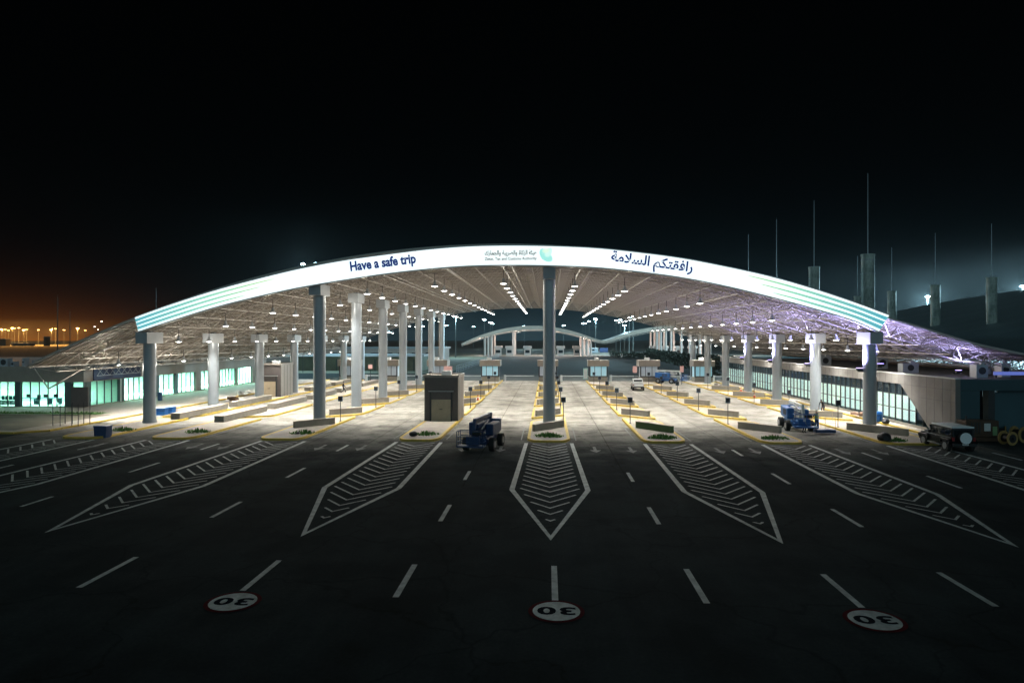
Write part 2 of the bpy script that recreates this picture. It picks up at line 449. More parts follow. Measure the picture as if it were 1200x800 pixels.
# low walls / benches and lane sign posts on the islands
def low_wall(k, j, a, b_, m=None, thick=.3, h=.56, lab=None):
    a = Vector(a); b_ = Vector(b_); d = b_-a; r = math.atan2(d.y, d.x); mid = (a+b_)/2
    o = B().box((0,0,h/2), (d.length, thick, h), bev=.03).build('low_wall', m or M['wallc'])
    o.location = (mid.x, mid.y, .15); o.rotation_euler = (0,0,r)
    cp = B().box((0,0,h+.02), (d.length+.04, thick+.06, .05), bev=.01).build('coping', M['paver'], o)
    tag(o, lab or f'low concrete wall on the {INAME[k]}, {ORD[j]} from its near end', 'low wall', 'low concrete walls on the lane islands')
first_walls = {1:((8.0,61.5),(10.6,58.2)), 0:((-1.15,58.6),(1.45,61.8)), -2:((-22.5,59.7),(-19.9,63.0)), 2:((17.0,61.6),(19.6,58.4)), 3:((26.3,61.3),(29.4,57.2))}
for k in ISL:
    x0, x1 = ISL[k]
    for j in range(5):
        if k in (-3,-4):
            y = 63.5+PITCH*j if k == -3 else 65.6+PITCH*j
            xc = -31.2 if k == -3 else -38.6
            if k == -4 and j == 2: continue
            if k == -4: xc = -37.0+.35; 
            low_wall(k, j, (xc, y), (xc, y+10.2), thick=.95, lab=f'long low concrete bench on the {INAME[k]}, {ORD[j]} from its near end')
        elif k == -1 and j == 0: continue
        elif j == 0:
            a, b_ = first_walls[k]
            low_wall(k, j, a, b_, M['wallgreen'] if k == 1 else None, lab='moss green low wall at the near end of an island right of centre' if k == 1 else None)
        else:
            y = 70.3+PITCH*(j-1)
            a, b_ = ((x0+.5, y), (x1-.5, y+2.6)) if k <= 0 else ((x0+.5, y+2.6), (x1-.5, y))
            low_wall(k, j, a, b_)
def post_proto():
    t = empty('lane_sign_post', (0,0,0))
    B().cyl((0,0,0),(0,0,2.0),.035,n=8).build('pole', M['dark'], t)
    B().box((0,0,.02),(.22,.22,.04)).build('base_plate', M['dark'], t)
    hd = B().box((0,0,2.2),(.44,.14,.5),bev=.03).build('sign_box', M['signblue'], t)
    B().box((0,-.075,2.22),(.30,.02,.32)).build('lens_panel', M['black'], hd)
    return t
post0 = post_proto(); used = False
for k in (-2,-1,0,1,2,3):
    x0, x1 = ISL[k]
    for j in range(5):
        if k == -1 and j == 0: continue
        p = post0 if not used else copy_tree(post0); used = True
        x = x1-.3 if k <= 0 else x0+.35
        p.location = (x, (64.6 if k != 3 else 62.6)+PITCH*j + (1.2 if k <= 0 and j else 0) , .15)
        tag(p, f'dark signal post on the {INAME[k]}, {ORD[j]} from its near end', 'sign post', 'sign posts along the lane islands')

# tufts of planting on the island noses
def plant(px, py, lab, s=1.0, n=90):
    s *= 1.3; n = int(n*1.7)
    b = B(); rnd = random.Random(int(px))
    for i in range(n):
        a = rnd.uniform(0, 2*math.pi); rr = rnd.random()**.6*.85*s; x, y = math.cos(a)*rr, math.sin(a)*rr*.8
        h = rnd.uniform(.08,.3)*s*(1.25-rr*.7); w = rnd.uniform(.03,.07); t = rnd.uniform(0, math.pi); lx, ly = rnd.uniform(-.14,.14), rnd.uniform(-.14,.14)
        dx, dy = math.cos(t)*w, math.sin(t)*w
        b._f([(x-dx,y-dy,0),(x+dx,y+dy,0),(x+dx*.7+lx*.6,y+dy*.7+ly*.6,h*.7),(x+lx,y+ly,h)], [(0,1,2,3)])
    o = b.build('low_plant', M['leaf']); p = gp(px, py, .15); o.location = (p.x, p.y, .15)
    tag(o, lab, 'plant', 'low green plants on the island noses')
plant(144, 504, 'low green plant on the nose of the leftmost island')
plant(232, 506, 'low green plant on the nose of the second island from the left')
plant(356, 507.5, 'low green plant in front of the wall on the third island from the left')
plant(500, 509, 'low green plant in front of the brown kiosk')
plant(643, 511, 'bright green plant on the nose of the centre island', 1.05, 130)
plant(776, 513, 'green plant in front of the moss green wall', 1.1, 140)
plant(908, 514, 'low green plant on the nose of the second island right of centre')
plant(1046, 516, 'green plant beside the black sack near the parked car')
def sack(px, py, lab, s):
    b = B(); bmesh.ops.create_icosphere(b.bm, subdivisions=2, radius=.4*s)
    rnd = random.Random(int(px))
    for v in b.bm.verts:
        v.co *= rnd.uniform(.85, 1.15); v.co.z = max(v.co.z*.75, -.22*s)+.22*s
    o = b.build('black_sack', M['black'], smooth=True); p = gp(px, py, .15); o.location = (p.x, p.y, .16); tag(o, lab, 'sack', 'black sacks left on the islands')
sack(1036, 516.5, 'large black sack on the nose of the rightmost island', 1.25)
sack(484, 511, 'small black sack beside the plant in front of the kiosk', .8)
sack(349, 508.5, 'small black sack beside the plant on the third island from the left', .45)

# ---------------------------------------------------------------- road markings
mk = B()
def line(b, pts, w, z=.012):
    for i in range(len(pts)-1):
        a, c = Vector(pts[i]), Vector(pts[i+1]); d = (c-a).normalized(); n = Vector((-d.y, d.x))*w/2
        b._f([(*(a-n),z),(*(c-n),z),(*(c+n),z),(*(a+n),z)], [(0,1,2,3)])
def miter(b, pts, w, z=.012):
    ls = []; rs = []
    for i, p in enumerate(pts):
        p = Vector(p); t = Vector((0,0))
        if i: t += (p-Vector(pts[i-1])).normalized()
        if i < len(pts)-1: t += (Vector(pts[i+1])-p).normalized()
        t.normalize(); n = Vector((-t.y, t.x)); k = 1.0
        if 0 < i < len(pts)-1:
            d = (p-Vector(pts[i-1])).normalized(); k = 1/max(.4, n.dot(Vector((-d.y, d.x))))
        ls.append(p+n*w/2*k); rs.append(p-n*w/2*k)
    for i in range(len(pts)-1):
        b._f([(*rs[i],z),(*rs[i+1],z),(*ls[i+1],z),(*ls[i],z)], [(0,1,2,3)])
GX = [-38.0,-30.2,-20.8,-10.0,0.15,9.25,18.15,27.4]
def chevron(xc, tw=1.75, bw=2.02, yt=52.9, yb=36.4, ytip=27.6):
    b = B()
    miter(b, [(xc-tw,yt),(xc-bw,yb),(xc,ytip),(xc+bw,yb),(xc+tw,yt)], .28)
    y = yt-2.0
    def hw(yy):
        return (bw+(tw-bw)*(yy-yb)/(yt-yb) if yy > yb else bw*(yy-ytip)/(yb-ytip)) - .42
    while y > ytip-1.5:
        # V: apex toward the camera at y, arms rise to y+2.2 at the sides
        arm = []
        for s in (-1, 1):
            t = 1.0
            for it in range(30):
                x = t*1.9; 
                if x <= hw(y+x*1.25): break
                t -= .033
            if t > .1: arm.append((s, t*1.9))
        if len(arm) == 2 and y > ytip+1.6:
            miter(b, [(xc-arm[0][1], min(y+arm[0][1]*1.25, yt-.4)), (xc, y), (xc+arm[1][1], min(y+arm[1][1]*1.25, yt-.4))], .12)
        y -= 1.15
    o = b.build('chevron_marking', M['paint']); tag(o, kind='structure'); return o
for x in GX: chevron(x)
dash = B()
def dashes(x, ys):
    for y0, y1 in ys: line(dash, [(x,y0),(x,y1)], .2)
std = [(21.0,24.1),(29.9,32.9),(38.8,41.4),(47.3,49.6)]
for x in (-4.7, 4.85): dashes(x, std[:3])
dashes(.25, [(21.0,24.2)])
dashes(-9.7, [(21.3,24.3)]); dashes(9.4, [(20.9,23.8)])
dashes(-15.1, [(21.3,24.4),(30.0,33.0),(38.9,41.9),(48.4,51.2)])
dashes(13.45, [(21.2,24.2),(29.9,33.0),(38.6,41.6),(47.8,50.4)])
dashes(22.3, [(20.9,24),(29.8,32.8),(38.0,41.3),(46.8,49.6)]); dashes(-25.2, [(21,24),(31.5,33.6),(40,43.2),(48.5,51.3)])
dashes(-34.1, [(30,33),(39,42),(48,51)]); dashes(31.5, [(30,33),(38.5,41.3),(47,50)]); dashes(-42.5, [(46,49)])
tag(dash.build('lane_dashes', M['paint']), kind='structure')
arr = B()
def arrow(x, y=48.6):
    arr._f([(x-.11,y+2.6,.012),(x+.11,y+2.6,.012),(x+.11,y+1.0,.012),(x-.11,y+1.0,.012)], [(0,1,2,3)])
    arr._f([(x-.42,y+1.1,.013),(x+.42,y+1.1,.013),(x,y,.013)], [(0,1,2)])
for x in (-26.4,-24,-16.8,-13.7,-6.1,-3.4,3.5,6.1,12.4,14.9,21.1,23.7,-34): arrow(x)
tag(arr.build('lane_arrows', M['paint_worn']), kind='structure')
# kerb-side double lines leading into the lanes
edge = B()
for k, (x0, x1) in ISL.items():
    for x, s in ((x0, -1), (x1, 1)): line(edge, [(x+s*.45, 54.5),(x+s*.45, 62)], .1)
tag(edge.build('edge_lines', M['paint_worn']), kind='structure')

def textmesh(body, size, off=0.0, ext=0.0, align='CENTER', sp=1.0):
    c = bpy.data.curves.new('t', 'FONT'); c.body = body; c.size = size; c.offset = off; c.extrude = ext; c.align_x = align; c.align_y = 'CENTER'
    c.resolution_u = 3; c.space_character = sp
    o = bpy.data.objects.new('t', c); C.objects.link(o)
    dg = bpy.context.evaluated_depsgraph_get(); me = bpy.data.meshes.new_from_object(o.evaluated_get(dg)); bpy.data.objects.remove(o)
    return me
def speed_mark(x, y, lab):
    t = empty('speed_limit_marking', (x, y, 0)); t.rotation_euler = (0,0,math.pi)
    B().lathe([(.83,.0125),(.83,.014),(.001,.014)], 48).build('red_ring', M['red'], t)
    B().lathe([(.70,.016),(.70,.018),(.001,.018)], 48).build('white_disc', M['paint'], t)
    me = textmesh('30', .98, .035, sp=1.12); me.name = 'numerals'; me.materials.clear(); me.materials.append(M['navy'])
    o = bpy.data.objects.new('numerals', me); C.objects.link(o); o.parent = t; o.location = (0,0,.021); o.scale = (1.12,.78,1)
    bb = [Vector(v) for v in o.bound_box]; o.location.x = -(min(v.x for v in bb)+max(v.x for v in bb))/2*1.12; o.location.y = -(min(v.y for v in bb)+max(v.y for v in bb))/2*.78
    tag(t, lab, 'road marking', 'round speed limit markings painted on the asphalt')
for px, py, lab in ((273,705,'round 30 marking on the dark asphalt, the leftmost of three'),(652,716,'round 30 marking on the dark asphalt, the middle of three'),(1025,726.5,'round 30 marking on the dark asphalt, the rightmost of three')):
    p = gp(px, py); speed_mark(p.x, p.y, lab)

# ---------------------------------------------------------------- canopy
X0 = -4.4; YF = 61.6; YB = 147.0; XL = -48.6; XR = 59.3
_RU = [33.4, 36.6, 39.8, 42.2, 45.9, 52.0, 64.0]; _RH = [10.05, 9.15, 8.12, 7.40, 6.60, 5.85, 5.5]
def ht(x):
    u = x-X0
    if u <= 33.4: return 16.46-.00575*u*u + (0 if u > -33.4 else .02*(-33.4-u))
    return float(np.interp(u, _RU, _RH))
def hb(x):
    u = x-X0
    return ht(x)-max(1.15, 1.66-.4*(u/33.4)**2)
can = empty('canopy', (X0, YF, 0))
tag(can, 'huge arched toll plaza canopy of space-frame steel with an illuminated white fascia', 'canopy')
off = Vector((-X0, -YF, 0))
xs = np.linspace(XL, XR, 90); ys = np.linspace(YF, YB, 3)
def sheetgrid(name, fz, m):
    V = []; Fc = []
    for y in ys:
        for x in xs: V.append((x-X0, y-YF, fz(x)))
    n = len(xs)
    for a in range(len(ys)-1):
        for i in range(n-1): Fc.append((a*n+i, a*n+i+1, (a+1)*n+i+1, (a+1)*n+i))
    return npmesh(name, V, Fc, m, can)
o = sheetgrid('roof_soffit', lambda x: ht(x)+.06, M['soffit'])
b = B()
n = len(xs)
low = [(x-X0, ht(x)+.10) for x in xs]; up = [(x-X0, ht(x)+.22) for x in xs]
for i in range(n-1):
    b._f([(low[i][0],0,low[i][1]),(low[i+1][0],0,low[i+1][1]),(low[i+1][0],YB-YF,low[i+1][1]),(low[i][0],YB-YF,low[i][1]),
          (up[i][0],0,up[i][1]),(up[i+1][0],0,up[i+1][1]),(up[i+1][0],YB-YF,up[i+1][1]),(up[i][0],YB-YF,up[i][1])],
         [(0,1,2,3),(7,6,5,4),(0,4,5,1),(3,2,6,7)])
b.build('roof_sheet', M['rooftop'], can)
segs = []
NX = 40; NY = 28
gx = np.linspace(XL, XR, NX+1); gy = np.linspace(YF+.3, YB-.3, NY+1)
def P(x, y, z): return (x-X0, y-YF, z)
cx = (gx[:-1]+gx[1:])/2; cy = (gy[:-1]+gy[1:])/2
for i, x in enumerate(gx):           # top chord grid
    for j, y in enumerate(gy):
        if i < NX: segs.append((P(x,y,ht(x)), P(gx[i+1],y,ht(gx[i+1])), .045))
        if j < NY: segs.append((P(x,y,ht(x)), P(x,gy[j+1],ht(x)), .045))
for i, x in enumerate(cx):           # bottom chord grid, half a bay off
    for j, y in enumerate(cy):
        if i < NX-1: segs.append((P(x,y,hb(x)), P(cx[i+1],y,hb(cx[i+1])), .055))
        if j < NY-1: segs.append((P(x,y,hb(x)), P(x,cy[j+1],hb(x)), .055))
        for a in (0,1):
            for c in (0,1): segs.append((P(x,y,hb(x)), P(gx[i+a],gy[j+c],ht(gx[i+a])), .035))
for j in range(int((YB-YF)/1.02)):   # purlins under the sheet
    y = YF+.5+j*1.02
    for i in range(NX): segs.append((P(gx[i],y,ht(gx[i])+.0), P(gx[i+1],y,ht(gx[i+1])+.0), .03))
o = members('space_frame', segs, M['steel'], can); tag(o, kind='stuff')
# longitudinal cable trays
for x in (-15.4,-9.2,-3.2,3.0,9.3):
    B().box((x-X0, (YB-YF)/2, hb(x)-.08), (.14, YB-YF-1, .07)).build('cable_tray', M['steel'], can)
# purlin-free edge angle at the front and side eaves
segs = []
for i in range(NX*2):
    xa = XL+(XR-XL)*i/(NX*2); xb = XL+(XR-XL)*(i+1)/(NX*2)
    segs.append((P(xa,YF,ht(xa)+.1), P(xb,YF,ht(xb)+.1), .12))
    segs.append((P(xa,YB,ht(xa)+.1), P(xb,YB,ht(xb)+.1), .12))
segs.append((P(XL,YF,ht(XL)-.05), P(XL,YB,ht(XL)-.05), .12))
members('eave_edge', segs, M['steel'], can)
# strut below the left corner
segs = [(P(-48.4,YF+.4,5.4), P(-46.9,YF+.4,3.4), .06), (P(-46.9,YF+.4,3.4), P(-42.5,YF+.4,5.5), .06), (P(-48.4,YF+.4,5.35), P(-38.5,YF+.4,5.75), .06), (P(-46.9,YF+.4,3.4), P(-46.9,YF+5,5.0), .06)]
members('corner_strut', segs, M['steel'], can)

# fascia
top = [(158,372),(200,357),(250,341),(300,327.5),(350,315.5),(400,306),(450,299),(500,292.8),(550,289),(600,288),(650,288.8),(700,291.2),(750,296.3),(800,303),(850,312.5),(900,323.5),(950,337.5),(1000,354),(1042,369.5)]
bot = [(162,388),(200,375.5),(250,360),(300,347.3),(350,336.5),(400,328),(450,320.5),(500,314.8),(550,311),(600,310.2),(650,310.8),(700,313),(750,318),(800,324.8),(850,334.5),(900,346.5),(950,359.8),(1000,375),(1030,388)]
from bisect import bisect
def interp(tab, x):
    # smooth (Catmull-Rom) interpolation
    xs_ = [p[0] for p in tab]; i = min(max(bisect(xs_, x)-1, 0), len(tab)-2)
    p0 = tab[max(i-1,0)]; p1 = tab[i]; p2 = tab[i+1]; p3 = tab[min(i+2,len(tab)-1)]
    t = (x-p1[0])/(p2[0]-p1[0]); m1 = (p2[1]-p0[1])/(p2[0]-p0[0])*(p2[0]-p1[0]); m2 = (p3[1]-p1[1])/(p3[0]-p1[0])*(p2[0]-p1[0])
    return (2*t**3-3*t*t+1)*p1[1]+(t**3-2*t*t+t)*m1+(-2*t**3+3*t*t)*p2[1]+(t**3-t*t)*m2
YS = YF-.55
NF = 120
T = []; Bt = []
for i in range(NF+1):
    u = i/NF; tx = 158+(1042-158)*u; bx = 162+(1030-162)*u
    T.append(pY(tx, interp(top, tx), YS)); Bt.append(pY(bx, interp(bot, bx), YS))
M['fascia'] = emat('fascia_light', (.88,1,1), 1.15)
b = B()
for i in range(NF):
    a, c, d, e = [p-Vector((X0,YF,0)) for p in (Bt[i], Bt[i+1], T[i+1], T[i])]
    k = Vector((0,.42,0))
    b._f([a,c,d,e], [(0,1,2,3)])
fas = b.build('fascia', M['fascia'], can)
b = B()   # housing behind and around the light face
k0 = Vector((0,.03,0)); k = Vector((0,.45,0)); u_ = Vector((0,0,.10))
for i in range(NF):
    a, c, d, e = [p-Vector((X0,YF,0)) for p in (Bt[i]-u_, Bt[i+1]-u_, T[i+1]+u_, T[i]+u_)]
    b._f([a+k0,c+k0,d+k0,e+k0,a+k,c+k,d+k,e+k], [(0,1,2,3),(7,6,5,4),(0,4,5,1),(3,2,6,7)]+([(0,3,7,4)] if i==0 else [])+([(1,5,6,2)] if i==NF-1 else []))
b.build('fascia_housing', M['cap'], can)
# printed stripes at each end, wide and blue-green at the tip, thin and yellow-green inward
def stripe_mat():
    m = bpy.data.materials.new('fascia_stripe'); m.use_nodes = True; t = m.node_tree; p = t.nodes['Principled BSDF']
    co = t.nodes.new('ShaderNodeTexCoord'); sp = t.nodes.new('ShaderNodeSeparateXYZ'); t.links.new(co.outputs['Object'], sp.inputs[0])
    ab = t.nodes.new('ShaderNodeMath'); ab.operation = 'ABSOLUTE'; t.links.new(sp.outputs[0], ab.inputs[0])
    mr = t.nodes.new('ShaderNodeMapRange'); mr.inputs[1].default_value = 19; mr.inputs[2].default_value = 33.5; t.links.new(ab.outputs[0], mr.inputs[0])
    r = t.nodes.new('ShaderNodeValToRGB'); r.color_ramp.elements[0].color = (.55,.72,.28,1); r.color_ramp.elements[1].color = (.08,.38,.46,1)
    e = r.color_ramp.elements.new(.5); e.color = (.28,.62,.46,1)
    t.links.new(mr.outputs[0], r.inputs[0]); t.links.new(r.outputs[0], p.inputs['Emission Color']); p.inputs['Emission Strength'].default_value = 1.15
    p.inputs['Base Color'].default_value = (.1,.1,.1,1)
    return m
SM = stripe_mat()
for side in (-1, 1):
    for q, (v, reach) in enumerate(((.78,.185),(.50,.165),(.22,.145))):
        b = B(); n = 40; rows = []
        for i in range(n+1):
            t = i/n; u = reach*t
            if side > 0: u = 1-u
            idx = u*NF; i0 = min(int(idx), NF-1); fr = idx-i0
            lo = Bt[i0].lerp(Bt[i0+1], fr); hi = T[i0].lerp(T[i0+1], fr)
            w = .085*(1-t)**.6+.015
            rows.append((lo.lerp(hi, v-w)-Vector((X0,YF+.02,0)), lo.lerp(hi, v+w)-Vector((X0,YF+.02,0))))
        for i in range(n): b._f([rows[i][0],rows[i+1][0],rows[i+1][1],rows[i][1]], [(0,1,2,3)])
        b.build('stripe', SM, fas)
def fascia_text(name, body, pa, pb, hpx, m, off=0.0, wide=None):
    """letters centred between photograph points pa and pb, turned to their slope"""
    A = pY(*pa, YS); D = pY(*pb, YS); mid = (A+D)/2; w = (D-A).length; ang = math.atan2(D.z-A.z, D.x-A.x)
    me = textmesh(body, 1.0, off); co = np.empty(len(me.vertices)*3); me.vertices.foreach_get('co', co); co = co.reshape(-1,3)
    mn, mx = co.min(0), co.max(0); s = w/(mx[0]-mn[0]); sy = hpx*YS/F/(mx[1]-mn[1])
    me.name = name; me.materials.clear(); me.materials.append(m)
    o = bpy.data.objects.new(name, me); C.objects.link(o); o.parent = fas
    c = (mn+mx)/2
    q = Matrix.Translation(mid-Vector((X0,YF+.045,0))) @ Matrix.Rotation(-ang,4,'Y') @ Matrix.Rotation(R(90),4,'X') @ Matrix.Diagonal((s,sy,1,1)) @ Matrix.Translation((-c[0],-c[1],0))
    o.matrix_local = q
    return o
M['letters'] = mat('letters_navy', (.006,.03,.16), .5)
M['letters'].node_tree.nodes['Principled BSDF'].inputs['Emission Color'].default_value = (.01,.05,.28,1)
M['letters'].node_tree.nodes['Principled BSDF'].inputs['Emission Strength'].default_value = .5
M['lettersgrey'] = mat('letters_grey', (.03,.035,.04), .5)
fascia_text('lettering', 'Have a safe trip', (410.5,314.0), (487.5,304.2), 15.5, M['letters'], .040)
fascia_text('lettering', '\uFE94\uFEE3\uFEFC\uFEB4\uFEDF\uFE8D \uFEE2\uFEDC\uFE98\uFED8\uFED3\uFE8D\uFEAD', (716,302.5), (811.5,316.0), 18.5, M['letters'], .028)
fascia_text('lettering', '\uFED9\uFEAD\uFE8E\uFEE4\uFEA0\uFEDF\uFE8D\uFEED \uFE94\uFE92\uFEF3\uFEAE\uFEC0\uFEDF\uFE8D\uFEED \uFE93\uFE8E\uFEDB\uFEB0\uFEDF\uFE8D \uFE94\uFE8C\uFEF4\uFEEB', (568,297.0), (629,296.4), 7.4, M['lettersgrey'], .028)
fascia_text('lettering', 'Zakat, Tax and Customs Authority', (568,303.9), (629,303.2), 4.6, M['lettersgrey'], .02)
def em2(name, c, s): return emat(name, c, s, False)
LG = [em2('crest_teal', (.36,.85,.76), .95), em2('crest_pale', (.62,.93,.84), 1.0), em2('crest_lime', (.72,.93,.72), 1.0)]
lg = pY(640, 299.3, YS)-Vector((X0,YF+.05,0))
for q, (dx, dz, rx_, rz_, a, m) in enumerate(((-.15,.05,.40,.62,.5,LG[0]),(.18,-.25,.42,.34,-.4,LG[0]),(.22,.28,.30,.46,-.5,LG[1]),(-.02,.42,.32,.20,.2,LG[2]))):
    b = B(); pts = []
    for i in range(20):
        t = 2*math.pi*i/20; x = rx_*math.cos(t); z = rz_*math.sin(t)
        pts.append((dx+x*math.cos(a)-z*math.sin(a), 0, dz+x*math.sin(a)+z*math.cos(a)))
    b._f(pts, [tuple(range(20))]); o = b.build('crest_petal', m, fas); o.location = lg-Vector((0,.004*q,0))

# columns: steel tubes with rectangular head blocks
colY = [63.0+PITCH*j for j in range(7)]
def column(x, y, lab, parts=True):
    hcap = hb(x)-.12
    t = empty('canopy_column', (x, y, 0))
    B().cyl((0,0,.1),(0,0,hcap-1.05), .56, n=28).build('shaft', M['column'], t, smooth=True)
    B().cyl((0,0,.05),(0,0,.35), .62, n=28).build('base_collar', M['cap'], t, smooth=True)
    B().box((0,0,hcap-.52),(1.12,2.7,1.06),bev=.02).build('head_block', M['cap'], t)
    B().box((0,0,hcap+.06),(.5,.5,.14)).build('bearing', M['dark'], t)
    tag(t, lab, 'column', 'round steel columns carrying the canopy')
for x, nm in ((-37.7,'in the leftmost row'),(-21.3,'in the row left of centre'),(.2,'in the centre row'),(29.0,'in the rightmost row')):
    for j, y in enumerate(colY):
        column(x, y, f'round grey steel column {nm}, {ORD[j]} from the front')

# pendant lamps
def lamp_proto():
    t = empty('pendant_lamp', (0,0,0))
    B().cyl((0,0,.55),(0,0,1.35),.03,n=6).build('stem', M['dark'], t)
    h = B().lathe([(.10,.55),(.13,.42),(.15,.25),(.34,.03),(.36,.0),(.33,.0),(.05,.2)], 14).build('shade', M['cap'], t, smooth=True)
    B().lathe([(.06,-.05),(.18,-.02),(.30,.01),(.30,.04),(.01,.06)], 12).build('lens', M['lens'], t)
    return t
rowsX = [-43.0,-36.8,-32.0,-27.2,-22.3,-17.7,-11.0,-4.25,2.7,7.5,14.7,21.5,27.5,31.2]
rname = [f'in the {o_} lamp row from the left' for o_ in ORD]
pointdata = bpy.data.lights.new('lamp_glow', 'POINT'); pointdata.energy = 160; pointdata.color = (1,.93,.80); pointdata.shadow_soft_size = .25
lp = lamp_proto(); used = False; lightdata = bpy.data.lights.new('lamp_light', 'SPOT')
lightdata.energy = 3400; lightdata.color = (.98,.97,.90); lightdata.spot_size = R(140); lightdata.spot_blend = 1.0; lightdata.shadow_soft_size = .3
for r_, x in enumerate(rowsX):
    for j in range(13):
        t = lp if not used else copy_tree(lp); used = True
        y = 66.5+6.15*j; t.location = (x, y, hb(x)-1.35)
        tag(t, f'lit pendant lamp {rname[r_]}, {ORD[j]} from the front', 'pendant lamp', 'pendant lamps hanging under the canopy')
        if j % 2 == 0 or j == 1:
            l = bpy.data.objects.new('lamp_glow', pointdata); C.objects.link(l); l.location = (x, y, hb(x)-1.6)
            if r_ == 0 and j in (0,2): point('lamp_glow', None, (x, y-.2, hb(x)-1.7), 500, (1,.95,.85), .25)
            l = bpy.data.objects.new('lamp_light', lightdata); C.objects.link(l); l.location = (x, y, hb(x)-1.42)

# violet floodlights on the right-hand roof edge, shining up into the frame
def flood(x, y, z, lab, tx, ty, e=2500):
    t = empty('floodlight', (x,y,z))
    B().box((0,0,.12),(.5,.35,.24),bev=.03).build('housing', M['dark'], t)
    B().box((0,0,.26),(.44,.29,.02)).build('lens', em2('violet_lens', (.45,.35,1), 6), t)
    B().box((.2 if x < 29 else -.2,0,-.05),(.6,.12,.08)).build('bracket', M['dark'], t)
    tag(t, lab, 'floodlight', 'violet floodlights shining up into the right of the canopy')
    d = Vector((tx,ty,1)).normalized(); q = (-d).to_track_quat('Z','Y').to_euler()
    spot('flood_light', t, (0,0,.34), e, (.44,.42,1), 155, 1.0, rot=q, rad=.2)
for j_, e_ in enumerate((8500,8500,7000,4500)):
    flood(28.1, 63+PITCH*j_, 5.2, f'violet floodlight on the inner side of the {ORD[j_]} rightmost column', -.25, .1, e_)
flood(29.95, 63.0, 5.6, 'violet floodlight on the outer side of the front right column', .45, .25, 6500)
flood(38.5, 66, 4.9, 'violet floodlight on the right building roof behind the front right column', .15, .0, 2600)

